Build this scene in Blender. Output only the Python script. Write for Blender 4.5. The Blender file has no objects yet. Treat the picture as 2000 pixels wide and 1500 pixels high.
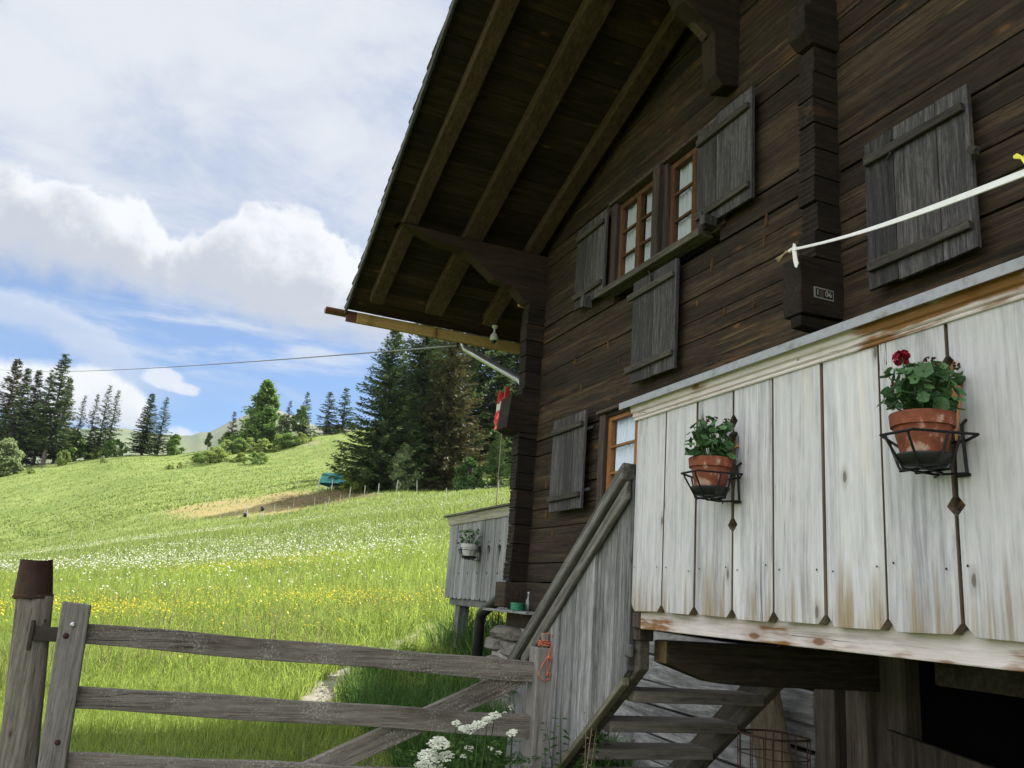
import bpy, math, random
import numpy as np
from mathutils import Vector, Matrix, noise as mnoise
R = math.radians
random.seed(7); rng = np.random.default_rng(7)
sc = bpy.context.scene
COL = sc.collection

# ------------------------------------------------------------------ camera
FPX = 1640.0
PITCH, ROLL, AZ = R(14.457), R(4.326), R(21.643)
CZ = 1.5                                   # eye height above the ground by the gate
HF = 3.2                                   # perpendicular distance camera - gable wall
FW = np.array([0, math.cos(PITCH), math.sin(PITCH)])
UP0 = np.array([0, -math.sin(PITCH), math.cos(PITCH)])
RT0 = np.array([1.0, 0, 0])
RT = RT0*math.cos(ROLL) + UP0*math.sin(ROLL)
UP = -RT0*math.sin(ROLL) + UP0*math.cos(ROLL)
CAM = np.array([0, 0, CZ])
UD = np.array([math.sin(AZ), -math.cos(AZ), 0])    # along the gable wall
ND = np.array([math.cos(AZ), math.sin(AZ), 0])     # into the house
cd = bpy.data.cameras.new('camera'); cam = bpy.data.objects.new('camera', cd); COL.objects.link(cam)
cd.sensor_width = 36; cd.lens = FPX/2000*36; cd.clip_end = 9000; cd.clip_start = 0.05
cam.matrix_world = Matrix((tuple(RT)+(0,), tuple(UP)+(0,), tuple(-FW)+(0,), (0, 0, 0, 1))).transposed()
cam.location = CAM
sc.camera = cam

def ray(x, y):
    return (x-1000)/FPX*RT - (y-750)/FPX*UP + FW
def W(u, w, z):
    return Vector(UD*u + ND*(HF+w) + np.array([0, 0, z]))
def at(x, y, D):
    d = ray(x, y); return Vector(CAM + d*(D/d[1]))
def azel(x, y):
    d = ray(x, y); d = d/np.linalg.norm(d)
    return math.degrees(math.atan2(d[0], d[1])), math.degrees(math.asin(d[2]))
HROT = math.atan2(UD[1], UD[0])

# ------------------------------------------------------------------ light
SUN = Vector((2.5, 2.2, 4.3)).normalized()
sl = bpy.data.lights.new('sun', 'SUN'); sl.energy = 5.0; sl.angle = R(0.53); sl.color = (1, .95, .86)
so = bpy.data.objects.new('sun', sl); COL.objects.link(so)
so.rotation_euler = SUN.to_track_quat('Z', 'Y').to_euler()
sc.view_settings.view_transform = 'Standard'; sc.view_settings.look = 'None'
sc.view_settings.gamma = 1; sc.view_settings.exposure = 1.0
sc.cycles.use_denoising = True
sc.cycles.max_bounces = 5; sc.cycles.diffuse_bounces = 3; sc.cycles.glossy_bounces = 2; sc.cycles.transmission_bounces = 3; sc.cycles.transparent_max_bounces = 8; sc.cycles.volume_bounces = 0
sc.cycles.sample_clamp_indirect = 6

# ------------------------------------------------------------------ node helpers
class S:
    """a socket with arithmetic"""
    def __init__(s, nt, o): s.nt, s.o = nt, o
    def m(s, op, *a, clamp=False):
        n = s.nt.nodes.new('ShaderNodeMath'); n.operation = op; n.use_clamp = clamp
        for i, v in enumerate((s,)+a): put(s.nt, n.inputs[i], v)
        return S(s.nt, n.outputs[0])
    def __add__(s, b): return s.m('ADD', b)
    def __radd__(s, b): return s.m('ADD', b)
    def __sub__(s, b): return s.m('SUBTRACT', b)
    def __rsub__(s, b): return (s*-1)+b
    def __mul__(s, b): return s.m('MULTIPLY', b)
    def __rmul__(s, b): return s.m('MULTIPLY', b)
    def __truediv__(s, b): return s.m('DIVIDE', b)
    def smooth(s, a, b):
        n = s.nt.nodes.new('ShaderNodeMapRange'); n.interpolation_type = 'SMOOTHSTEP'
        put(s.nt, n.inputs[0], s); put(s.nt, n.inputs[1], a); put(s.nt, n.inputs[2], b)
        n.inputs[3].default_value = 0; n.inputs[4].default_value = 1
        return S(s.nt, n.outputs[0])
def put(nt, inp, v):
    if isinstance(v, S): nt.links.new(v.o, inp)
    elif isinstance(v, bpy.types.NodeSocket): nt.links.new(v, inp)
    elif isinstance(v, (tuple, list)):
        d = inp.default_value
        inp.default_value = tuple(v)+(1,)*(len(d)-len(v)) if len(d) > len(v) else tuple(v)
    else: inp.default_value = v
def nd(nt, typ, ins=None, out=0, **props):
    n = nt.nodes.new(typ)
    for k, v in props.items(): setattr(n, k, v)
    for k, v in (ins or {}).items(): put(nt, n.inputs[k], v)
    return S(nt, n.outputs[out])
def noise(nt, vec, scale, detail=5, rough=.55, dist=0, out=0):
    return nd(nt, 'ShaderNodeTexNoise', {'Vector': vec, 'Scale': scale, 'Detail': detail, 'Roughness': rough, 'Distortion': dist}, out=out)
def ramp(nt, fac, stops):
    n = nt.nodes.new('ShaderNodeValToRGB'); put(nt, n.inputs[0], fac)
    el = n.color_ramp.elements
    while len(el) < len(stops): el.new(.5)
    for e, (p, c) in zip(el, stops):
        e.position = p; e.color = tuple(c)+(1,) if len(c) == 3 else c
    return S(nt, n.outputs[0])
def mix(nt, f, a, b, mode='MIX'):
    n = nt.nodes.new('ShaderNodeMix'); n.data_type = 'RGBA'; n.blend_type = mode
    put(nt, n.inputs[0], f); put(nt, n.inputs[6], a); put(nt, n.inputs[7], b)
    return S(nt, n.outputs[2])
def mapping(nt, vec, scale=(1, 1, 1), loc=(0, 0, 0), rot=(0, 0, 0)):
    return nd(nt, 'ShaderNodeMapping', {'Vector': vec, 'Scale': scale, 'Location': loc, 'Rotation': rot})
def new_mat(name):
    m = bpy.data.materials.new(name); m.use_nodes = True
    nt = m.node_tree; b = nt.nodes['Principled BSDF']
    return m, nt, b
def objco(nt): return nd(nt, 'ShaderNodeTexCoord', out=3)
def island(nt): return nd(nt, 'ShaderNodeNewGeometry', out=8)
def bump(nt, b, h, strength=.3, dist=.01):
    n = nd(nt, 'ShaderNodeBump', {'Height': h, 'Strength': strength, 'Distance': dist})
    put(nt, b.inputs['Normal'], n)

# ------------------------------------------------------------------ sky
w = bpy.data.worlds.new('World'); sc.world = w; w.use_nodes = True
nt = w.node_tree; bg = nt.nodes['Background']; bg.inputs[1].default_value = 0.1
sky = nd(nt, 'ShaderNodeTexSky', sky_type='NISHITA', sun_disc=False, sun_elevation=math.asin(SUN.z),
         sun_rotation=math.atan2(SUN.x, SUN.y), altitude=1200, air_density=1.0, dust_density=.6, ozone_density=1.6)
gen = nd(nt, 'ShaderNodeTexCoord', out=0)
dirv = nd(nt, 'ShaderNodeVectorMath', {0: gen}, operation='NORMALIZE')
sx = nt.nodes.new('ShaderNodeSeparateXYZ'); nt.links.new(dirv.o, sx.inputs[0])
dx, dy, dz = (S(nt, sx.outputs[i]) for i in range(3))
el = dz.m('ARCSINE')*57.2958
az = dx.m('ARCTAN2', dy)*57.2958
def curve(pts, x0, x1, y1):
    n = nt.nodes.new('ShaderNodeFloatCurve'); c = n.mapping.curves[0]
    P = [((a-x0)/(x1-x0), e/y1) for a, e in pts]
    P = [(min(max(p, 0), 1), min(max(q, 0), 1)) for p, q in P]
    c.points[0].location = P[0]; c.points[1].location = P[-1]
    for p in P[1:-1]: c.points.new(*p)
    n.mapping.update()
    put(nt, n.inputs[1], (az-x0)/(x1-x0))
    return S(nt, n.outputs[0])*y1
zz = dz.m('MAXIMUM', 0.0)+.16
cb = nt.nodes.new('ShaderNodeCombineXYZ'); put(nt, cb.inputs[0], dx/zz); put(nt, cb.inputs[1], dy/zz); cb.inputs[2].default_value = 3.3
cp = S(nt, cb.outputs[0])
ca = nt.nodes.new('ShaderNodeCombineXYZ'); put(nt, ca.inputs[0], az*.09); put(nt, ca.inputs[1], el*.42); cae = S(nt, ca.outputs[0])
nA = noise(nt, cp, 1.5, 5, .6, .5); nA2 = noise(nt, cp, 4.2, 5, .62, .4); nB = noise(nt, cae, 1.3, 5, .6, .3)
nC = noise(nt, dirv, 11, 6, .58, .25); nD = noise(nt, dirv, 42, 4, .6)
base = mix(nt, 1, sky, (.52, .62, .74), 'MULTIPLY')
# high veil of cloud, thinning to blue towards the horizon
veil = (nA*.7+nA2*.45-.02).smooth(.34, .68)
veil = (veil*.45+.55)*el.smooth(16.5, 23)
vcol = mix(nt, (nA2*.65+nA*.5).smooth(.42, .70), (3.0, 3.28, 3.82), (3.75, 3.9, 4.2))
c1 = mix(nt, veil, base, vcol)
# thin layered cloud under the bank
strat = nB.smooth(.42, .7)*el.smooth(10.0, 15.5)*(1-el.smooth(19, 23))*.85
strat = strat*(az.smooth(-33, -25)*.75+.25)
c2 = mix(nt, strat, c1, (3.4, 3.65, 4.1))
wob = (nC-.5)*5.2+(nD-.5)*1.6
def cumulus(prev, top, bot, soft, bright, grey, on=1.0, wb=1.0):
    e2 = el+wob*wb
    d = (e2-bot).smooth(-soft, soft)*(1-(e2-top).smooth(-.35, .35))*on
    t = ((e2-bot)/(top-bot)+(nC-.5)*1.9).smooth(.30, 1.05)
    return mix(nt, d, prev, mix(nt, t, grey, bright))
l2top = curve([(-60, 15.0), (-33, 15.5), (-30.7, 15.4), (-28.7, 14.9), (-26.5, 14.0), (-24, 12.8), (-20, 11.8), (-10, 11), (20, 11)], -60, 20, 40)
c3 = cumulus(c2, l2top, l2top-2.0, .55, (3.7, 3.9, 4.3), (3.1, 3.35, 3.85), on=(1-az.smooth(-27, -20))*.6, wb=.5)
btop = curve([(-60, 24), (-40, 21), (-34, 22), (-28.5, 22.7), (-26.5, 23.2), (-25, 21.8), (-23, 21.0), (-21, 22.3), (-19, 23.9), (-17, 24), (-14, 23.6), (-12, 22.3), (-9, 21), (0, 22), (20, 24)], -60, 20, 40)
bbot = curve([(-60, 17), (-33, 17.0), (-29, 17.2), (-24, 17.3), (-20, 17), (-16, 16.6), (-11, 16.5), (20, 17)], -60, 20, 40)
c4 = cumulus(c3, btop, bbot, 1.5, (4.6, 4.65, 4.75), (2.75, 2.9, 3.25))
ltop = curve([(-60, 13), (-34, 11.4), (-30.5, 11.8), (-28, 12.2), (-26.5, 12.2), (-25.3, 11.8), (-24.3, 11.2), (-23.6, 10.6), (-23, 8.5), (-22, 7), (20, 7)], -60, 20, 40)
c5 = cumulus(c4, ltop, 8.6, .6, (4.5, 4.55, 4.7), (3.7, 3.9, 4.25), on=(1-az.smooth(-23.6, -22.9)), wb=.42)
for (a0, e0, ra, re) in ((-23.0, 12.0, 1.5, .7), (-21.6, 11.6, .9, .45), (-21.4, 8.7, 1.2, .55)):
    q = ((az-a0)/ra)*((az-a0)/ra)+((el-e0)/re)*((el-e0)/re)
    c5 = mix(nt, (1-(q+(nC-.5)*3+(nD-.5)*2).smooth(.2, 1.1))*.85, c5, (4.0, 4.15, 4.5))
# added brighter cloud in the unseen sky behind the camera, lifting the shaded front
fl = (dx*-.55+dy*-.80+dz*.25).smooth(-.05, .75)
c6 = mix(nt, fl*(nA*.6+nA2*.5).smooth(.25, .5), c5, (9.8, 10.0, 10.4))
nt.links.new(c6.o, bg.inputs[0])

# ------------------------------------------------------------------ mesh helpers
def props(o, label=None, cat=None, group=None, kind=None):
    if label: o['label'] = label
    if cat: o['category'] = cat
    if group: o['group'] = group
    if kind: o['kind'] = kind
    return o
def thing(name, label, cat, loc=(0, 0, 0), rotz=0, group=None):
    o = bpy.data.objects.new(name, None); COL.objects.link(o); o.empty_display_size = .2
    o.location = loc; o.rotation_euler = (0, 0, rotz)
    return props(o, label, cat, group)
def link(name, me, mats, parent=None, smooth=False, bevel=0):
    o = bpy.data.objects.new(name, me); COL.objects.link(o)
    for m in (mats if isinstance(mats, (list, tuple)) else [mats]): me.materials.append(m)
    if parent is not None: o.parent = parent
    if smooth: me.polygons.foreach_set('use_smooth', [True]*len(me.polygons))
    if bevel:
        b = o.modifiers.new('bevel', 'BEVEL'); b.width = bevel; b.segments = 2; b.limit_method = 'ANGLE'; b.angle_limit = R(40)
    return o
class MB:
    def __init__(s): s.v = []; s.f = []; s.mi = []
    def add(s, v, f, mi=0):
        k = len(s.v); s.v += [tuple(p) for p in v]; s.f += [tuple(i+k for i in q) for q in f]; s.mi += [mi]*len(f); return s
    def box(s, x0, x1, y0, y1, z0, z1, mi=0):
        return s.add([(x0, y0, z0), (x1, y0, z0), (x1, y1, z0), (x0, y1, z0), (x0, y0, z1), (x1, y0, z1), (x1, y1, z1), (x0, y1, z1)],
                     [(0, 3, 2, 1), (4, 5, 6, 7), (0, 1, 5, 4), (1, 2, 6, 5), (2, 3, 7, 6), (3, 0, 4, 7)], mi)
    def prism(s, poly, axis, a0, a1, mi=0):
        n = len(poly)
        def P(p, a):
            if axis == 'y': return (p[0], a, p[1])
            if axis == 'x': return (a, p[0], p[1])
            return (p[0], p[1], a)
        v = [P(p, a0) for p in poly]+[P(p, a1) for p in poly]
        f = [tuple(range(n))[::-1], tuple(range(n, 2*n))]+[(i, (i+1) % n, n+(i+1) % n, n+i) for i in range(n)]
        return s.add(v, f, mi)
    def beam(s, p, q, wd, ht, up=(0, 0, 1), mi=0):
        p, q = Vector(p), Vector(q); d = (q-p).normalized(); side = d.cross(Vector(up)).normalized(); u = side.cross(d)
        v = [c+side*(a*wd/2)+u*(b*ht/2) for c in (p, q) for a, b in ((-1, -1), (1, -1), (1, 1), (-1, 1))]
        return s.add(v, [(3, 2, 1, 0), (4, 5, 6, 7), (0, 1, 5, 4), (1, 2, 6, 5), (2, 3, 7, 6), (3, 0, 4, 7)], mi)
    def tube(s, pts, r, n=7, mi=0, caps=True):
        pts = [Vector(p) for p in pts]; rs = r if isinstance(r, (list, tuple)) else [r]*len(pts)
        v = []; up = Vector((0, 0, 1)); prev = None
        for i, p in enumerate(pts):
            t = (pts[min(i+1, len(pts)-1)]-pts[max(i-1, 0)]).normalized()
            a = t.cross(up) if abs(t.z) < .95 else t.cross(Vector((1, 0, 0)))
            a.normalize()
            if prev is not None:
                a = (prev-t*prev.dot(t)).normalized()
            prev = a; b = t.cross(a)
            v += [p+(a*math.cos(2*math.pi*k/n)+b*math.sin(2*math.pi*k/n))*rs[i] for k in range(n)]
        f = [(i*n+k, i*n+(k+1) % n, (i+1)*n+(k+1) % n, (i+1)*n+k) for i in range(len(pts)-1) for k in range(n)]
        if caps: f += [tuple(range(n))[::-1], tuple(range((len(pts)-1)*n, len(pts)*n))]
        return s.add(v, f, mi)
    def lathe(s, prof, c=(0, 0, 0), n=28, mi=0):
        v = [(c[0]+r*math.cos(2*math.pi*k/n), c[1]+r*math.sin(2*math.pi*k/n), c[2]+z) for r, z in prof for k in range(n)]
        f = [(i*n+k, i*n+(k+1) % n, (i+1)*n+(k+1) % n, (i+1)*n+k) for i in range(len(prof)-1) for k in range(n)]
        return s.add(v, f, mi)
    def build(s, name, mats, parent=None, smooth=False, bevel=0):
        me = bpy.data.meshes.new(name); me.from_pydata(s.v, [], s.f); me.update()
        o = link(name, me, mats, parent, smooth, bevel)
        if any(s.mi): me.polygons.foreach_set('material_index', s.mi)
        return o
def npmesh(name, V, F):
    """fast mesh from arrays: F is (n, k)"""
    me = bpy.data.meshes.new(name); V = np.asarray(V, np.float32); F = np.asarray(F, np.int32); k = F.shape[1]
    me.vertices.add(len(V)); me.vertices.foreach_set('co', V.ravel())
    me.loops.add(F.size); me.loops.foreach_set('vertex_index', F.ravel())
    me.polygons.add(len(F)); me.polygons.foreach_set('loop_start', np.arange(0, F.size, k, dtype=np.int32))
    me.update(calc_edges=True); me.validate()
    return me

# ------------------------------------------------------------------ materials
def wood(name, axis, cols, fine=26, along=1.1, rough=.85, bstr=.35, isl=.25, crack=.6, knots=None, patch=None, stain=None, sat=1.0, lichen=None, spec=.25, flow=1.0, streak=None, hstreak=0):
    """cols: dark, mid, light grain colours; axis = grain direction"""
    m, nt, b = new_mat(name); co = objco(nt); isr = island(nt)
    off = nd(nt, 'ShaderNodeVectorMath', {0: co, 1: nd(nt, 'ShaderNodeCombineXYZ', {0: isr*37, 1: isr*91, 2: isr*53})}, operation='ADD')
    i = 'xyz'.index(axis); fine *= 2.1; along *= 1.9
    def st(a, c): return tuple(a if k == i else c for k in range(3))
    low = noise(nt, mapping(nt, off, st(.55, 4)), 1, 3, .5)
    warp = nd(nt, 'ShaderNodeVectorMath', {0: off, 1: nd(nt, 'ShaderNodeVectorMath', {0: noise(nt, mapping(nt, off, st(1.3, 7)), 1, 2, out=1), 3: .045*flow}, operation='SCALE')}, operation='ADD')
    g1 = noise(nt, mapping(nt, warp, st(along, fine)), 1, 6, .62)
    g2 = noise(nt, mapping(nt, warp, st(along*2.2, fine*4.2)), 1, 4, .6)
    g3 = noise(nt, mapping(nt, warp, st(along*9, fine*1.5)), 1, 5, .65)
    g = (g1*.46+g2*.30+g3*.24+(low-.5)*.3)
    g = (g-.5)*1.45+.5
    col = ramp(nt, g, [(.28, cols[0]), (.5, cols[1]), (.74, cols[2])])
    if patch:
        pc, ps, lo, hi = patch
        pn = noise(nt, mapping(nt, off, st(ps*.35, ps)), 1, 4, .6)
        col = mix(nt, (pn+(g1-.5)*.5).smooth(lo, hi), col, pc)
    if stain:   # (colour, z0, z1): weather stains creeping up from the lower edge
        scol, z0, z1, amt = stain
        sp = nt.nodes.new('ShaderNodeSeparateXYZ'); nt.links.new(co.o, sp.inputs[0])
        zf = 1-S(nt, sp.outputs[2]).smooth(z0, z1)
        sn = noise(nt, mapping(nt, off, (38, 38, 1.6)), 1, 5, .65); s2 = noise(nt, mapping(nt, off, (6, 6, 1.4)), 1, 3, .5)
        col = mix(nt, ((sn*.75+s2*.5+zf*.36-.34)).smooth(.5, .82)*amt, col, scol)
    if knots:
        kc, ks, kt = knots; kt *= .6
        ks_ = nt.nodes.new('ShaderNodeSeparateXYZ'); nt.links.new(off.o, ks_.inputs[0])
        ob = {'x': 2, 'z': 0, 'y': 0}[axis]
        vv = nd(nt, 'ShaderNodeCombineXYZ', {0: S(nt, ks_.outputs[i])*(ks*.62), 1: S(nt, ks_.outputs[ob])*(ks*1.5)})
        vo = nd(nt, 'ShaderNodeTexVoronoi', {'Vector': vv, 'Scale': 1.0, 'Randomness': .95}, voronoi_dimensions='2D')
        vcol = nd(nt, 'ShaderNodeTexVoronoi', {'Vector': vv, 'Scale': 1.0, 'Randomness': .95}, out=1, voronoi_dimensions='2D')
        keep = nd(nt, 'ShaderNodeSeparateColor', {0: vcol}).smooth(.50, .55)
        kk = (1-(vo+(g2-.5)*.05).smooth(kt*.55, kt))*keep
        col = mix(nt, kk*.85, col, kc)
        halo = (1-vo.smooth(kt, kt*2.4))*keep
        col = mix(nt, halo*.3, col, kc)
    cr = noise(nt, mapping(nt, warp, st(.35, fine*1.5)), 1, 2, .4)
    crm = 1-(cr-.5).m('ABSOLUTE').smooth(.0, .012)
    crk = crm*noise(nt, mapping(nt, off, st(.9, 5)), 1, 2, .5).smooth(.52, .62)*crack
    col = mix(nt, crk, col, tuple(c*.25 for c in cols[0]))
    if streak:
        sk = noise(nt, mapping(nt, warp, st(.5, fine*1.1)), 1, 3, .5); s3 = noise(nt, mapping(nt, off, st(1.2, 6)), 1, 3, .55)
        col = mix(nt, sk.smooth(.62, .72)*s3.smooth(.48, .62)*.5, col, streak)
    if lichen:
        lc, ls, lo, hi = lichen
        ln = noise(nt, co, ls, 6, .7); l2 = noise(nt, co, 5, 3, .5)
        col = mix(nt, (ln*.75+l2*.4).smooth(lo, hi), col, lc)
    hs = nd(nt, 'ShaderNodeHueSaturation', {'Color': col, 'Value': (isr-.5)*(2*isl)+1, 'Saturation': sat})
    put(nt, b.inputs['Base Color'], hs); b.inputs['Roughness'].default_value = rough; b.inputs['Specular IOR Level'].default_value = spec
    bump(nt, b, g1*.6+g2*.5-crk*1.2+low*.4, bstr, .012)
    return m
def plain(name, col, rough=.6, metal=0, var=.2, scale=18, spec=.4, bst=.1, col2=None, lo=.45, hi=.65):
    m, nt, b = new_mat(name); co = objco(nt)
    n = noise(nt, co, scale, 6, .6); n2 = noise(nt, co, scale*.22, 3, .5)
    c = mix(nt, (n*.6+n2*.5-.05).smooth(.3, .75), tuple(x*(1-var) for x in col), tuple(min(1, x*(1+var)) for x in col))
    if col2: c = mix(nt, (n*.5+n2*.6).smooth(lo, hi), c, col2)
    put(nt, b.inputs['Base Color'], c); b.inputs['Roughness'].default_value = rough
    b.inputs['Metallic'].default_value = metal; b.inputs['Specular IOR Level'].default_value = spec
    bump(nt, b, n, bst, .006)
    return m
def leafy(name, c0, c1, trans=.35, rough=.55, scale=3., tcol=None, isl=.35):
    m = bpy.data.materials.new(name); m.use_nodes = True; nt = m.node_tree; b = nt.nodes['Principled BSDF']
    isr = island(nt); co = objco(nt); n = noise(nt, co, scale, 3, .6)*.55+noise(nt, co, scale*4.5, 3, .6)*.45
    c = mix(nt, (n*.8+isr*.4-.1).smooth(.25, .75), c0, c1)
    hs = nd(nt, 'ShaderNodeHueSaturation', {'Color': c, 'Value': (isr-.5)*(2*isl)+1})
    put(nt, b.inputs['Base Color'], hs); b.inputs['Roughness'].default_value = rough; b.inputs['Specular IOR Level'].default_value = .25
    tr = nd(nt, 'ShaderNodeBsdfTranslucent', {'Color': mix(nt, .5, hs, tcol or tuple(min(1, x*1.5) for x in c1))})
    ms = nt.nodes.new('ShaderNodeMixShader'); ms.inputs[0].default_value = trans
    nt.links.new(b.outputs[0], ms.inputs[1]); nt.links.new(tr.o, ms.inputs[2])
    nt.links.new(ms.outputs[0], nt.nodes['Material Output'].inputs[0])
    return m
M = {}
M['log'] = wood('old_log_wood', 'x', [(.006, .0044, .003), (.028, .0188, .0108), (.076, .050, .028)], fine=13, along=.6, isl=.28, bstr=.6,
                patch=((.12, .052, .019), 1.7, .61, .86), knots=((.11, .05, .018), 2.4, .075), crack=1, streak=(.15, .10, .045), stain=((.026, .024, .022), 1.3, 3.3, .85))
M['log_end'] = wood('old_log_ends', 'y', [(.005, .004, .0035), (.016, .011, .008), (.036, .024, .015)], fine=16, along=1, isl=.25, bstr=.6, patch=((.09, .04, .016), 3, .62, .85))
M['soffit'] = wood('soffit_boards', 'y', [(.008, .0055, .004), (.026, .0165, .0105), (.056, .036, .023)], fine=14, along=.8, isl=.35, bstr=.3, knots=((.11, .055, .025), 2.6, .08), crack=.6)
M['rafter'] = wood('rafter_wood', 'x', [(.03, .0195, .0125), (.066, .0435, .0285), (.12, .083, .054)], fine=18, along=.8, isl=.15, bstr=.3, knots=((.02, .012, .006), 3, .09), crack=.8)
M['purlin'] = wood('purlin_wood', 'y', [(.009, .0065, .004), (.024, .016, .010), (.045, .030, .018)], fine=16, along=.8, isl=.15, bstr=.4)
M['fascia'] = wood('fresh_fascia_wood', 'y', [(.28, .17, .05), (.42, .28, .10), (.52, .37, .16)], fine=14, along=.6, isl=.1, bstr=.15, knots=((.14, .06, .02), 4, .11), crack=.25)
M['shutter'] = wood('weathered_shutter_wood', 'z', [(.016, .0145, .0155), (.045, .041, .043), (.13, .12, .123)], fine=24, along=1.4, isl=.18, bstr=.45, patch=((.045, .03, .022), 2, .6, .8), crack=.8)
M['shutter_x'] = wood('weathered_batten_wood', 'x', [(.022, .019, .017), (.055, .048, .042), (.12, .108, .092)], fine=24, along=1.4, isl=.18, bstr=.4)
M['casing'] = wood('brown_casing_wood', 'z', [(.02, .014, .012), (.06, .043, .036), (.12, .09, .075)], fine=26, along=1.2, isl=.2, bstr=.35)
M['sash'] = wood('orange_sash_wood', 'z', [(.11, .042, .012), (.215, .09, .026), (.32, .15, .048)], fine=22, along=1.0, isl=.12, bstr=.15, crack=.15, rough=.55)
M['sash_dark'] = wood('brown_sash_wood', 'z', [(.03, .014, .0065), (.07, .034, .015), (.135, .066, .027)], fine=22, along=1.0, isl=.3, bstr=.15, crack=.2)
M['board'] = wood('bleached_board_wood', 'z', [(.29, .285, .305), (.485, .472, .485), (.62, .607, .612)], fine=17, along=.75, isl=.10, bstr=.25, crack=1,
                  knots=((.12, .10, .08), 3.4, .075), patch=((.60, .50, .34), 3.0, .62, .9), stain=((.23, .155, .06), 1.44, 1.95, .95))
M['trim'] = wood('stained_trim_wood', 'x', [(.38, .32, .30), (.62, .55, .54), (.74, .68, .68)], fine=20, along=1.0, isl=.05, bstr=.2, patch=((.24, .115, .04), 5.5, .54, .65), knots=((.18, .07, .02), 5, .17), crack=1)
M['graywood'] = wood('gray_weathered_wood', 'z', [(.05, .05, .05), (.15, .149, .148), (.32, .318, .316)], fine=20, along=1.0, isl=.3, bstr=.5, knots=((.05, .04, .035), 3, .06), crack=1)
M['graywood_x'] = wood('gray_weathered_planks', 'x', [(.06, .06, .06), (.19, .19, .187), (.40, .396, .385)], fine=13, along=.9, isl=.15, bstr=.5, knots=((.07, .06, .05), 2.4, .09), crack=1, flow=2.2)
M['rail'] = wood('gray_handrail_wood', 'x', [(.028, .026, .023), (.115, .108, .096), (.27, .258, .23)], fine=17, along=.8, isl=.2, bstr=.8, crack=1, lichen=((.10, .105, .05), 22, .68, .85))
M['ledge'] = wood('dim_ledge_wood', 'x', [(.03, .027, .02), (.085, .077, .06), (.17, .158, .128)], fine=20, bstr=.5)
M['gatewood'] = wood('lichen_gate_wood', 'x', [(.075, .063, .054), (.19, .168, .145), (.32, .29, .255)], fine=24, along=1.2, isl=.12, bstr=.6, crack=.9, lichen=((.42, .40, .35), 105, .60, .74), patch=((.065, .05, .036), 4, .56, .76))
M['stile'] = wood('gray_stile_wood', 'z', [(.09, .08, .073), (.20, .185, .17), (.31, .295, .275)], fine=24, along=1.2, isl=.1, bstr=.4, crack=.6, knots=((.05, .035, .03), 4, .055))
M['postwood'] = wood('rough_post_wood', 'z', [(.055, .047, .04), (.14, .122, .10), (.26, .24, .21)], fine=16, along=.9, isl=.1, bstr=.7, crack=1, patch=((.08, .055, .035), 4, .55, .8), knots=((.05, .035, .025), 4, .06))
M['darkbeam'] = wood('dark_beam_wood', 'y', [(.012, .009, .007), (.04, .03, .022), (.085, .066, .05)], fine=18, along=.8, isl=.2, bstr=.5)
M['tread'] = wood('stair_tread_wood', 'y', [(.07, .061, .052), (.18, .16, .14), (.30, .275, .245)], fine=18, along=.9, isl=.2, bstr=.4)
M['tread_x'] = wood('stair_side_wood', 'x', [(.03, .024, .019), (.075, .062, .05), (.14, .12, .10)], fine=18, along=.9, isl=.2, bstr=.4)
M['basement'] = wood('dim_basement_wood', 'z', [(.03, .024, .018), (.08, .065, .05), (.15, .125, .10)], fine=16, along=.7, isl=.35, bstr=.4, knots=((.02, .015, .01), 2.4, .08))
M['endgrain'] = plain('cut_end_grain', (.32, .22, .12), .85, var=.35, scale=30)
M['shingle'] = wood('dark_shingle_wood', 'x', [(.02, .02, .02), (.06, .06, .058), (.14, .14, .135)], fine=20, along=2, isl=.4, bstr=.5)
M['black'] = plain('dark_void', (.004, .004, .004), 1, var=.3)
M['zinc'] = plain('galvanised_sheet', (.33, .34, .36), .5, .4, .28, 40, col2=(.19, .195, .19), lo=.5, hi=.75)
M['steel'] = plain('galvanised_pipe', (.42, .43, .44), .28, .85, .15, 12)
M['gutter'] = plain('brown_gutter_paint', (.13, .055, .032), .4, .2, .25, 14)
M['iron'] = plain('black_iron_wire', (.016, .016, .017), .5, .5, .3, 60)
M['rustwire'] = plain('rusty_wire', (.05, .025, .016), .8, .3, .4, 60)
M['rust'] = plain('rusty_sheet', (.055, .024, .016), .75, .35, .5, 30, bst=.25, col2=(.035, .02, .016), lo=.52, hi=.72)
M['blackpipe'] = plain('black_plastic_pipe', (.016, .016, .017), .45, 0, .3, 10)
M['terra'] = plain('terracotta', (.22, .062, .03), .85, 0, .4, 48, bst=.3, col2=(.40, .27, .21), lo=.565, hi=.66)
M['saucer'] = plain('black_saucer', (.012, .013, .014), .5)
M['whitepot'] = plain('white_pot', (.46, .46, .44), .5, var=.1)
M['soil'] = plain('potting_soil', (.03, .02, .014), 1, var=.5, scale=60, bst=.6)
M['curtain_low'] = plain('reflection_blue_curtain', (.66, .71, .78), .9, var=.06, scale=8)  # bluish reflection of the lower panes put into the curtain colour
M['curtain'] = plain('white_curtain', (.52, .54, .56), .9, var=.06, scale=8)
M['plastic'] = plain('pale_green_grey_plastic', (.42, .46, .38), .45, var=.08)
M['dome'] = plain('dark_dome', (.02, .025, .02), .12, spec=.6)
M['green'] = plain('green_plastic', (.012, .16, .085), .4, var=.12)
M['cord'] = plain('orange_cord', (.52, .145, .075), .7, var=.3, scale=120, bst=.4)
M['strap'] = plain('white_webbing', (.74, .73, .70), .85, var=.06, scale=90)
M['yellow'] = plain('yellow_plastic', (.75, .68, .06), .45)
M['rope'] = plain('tan_twine', (.36, .27, .17), .9)
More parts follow.
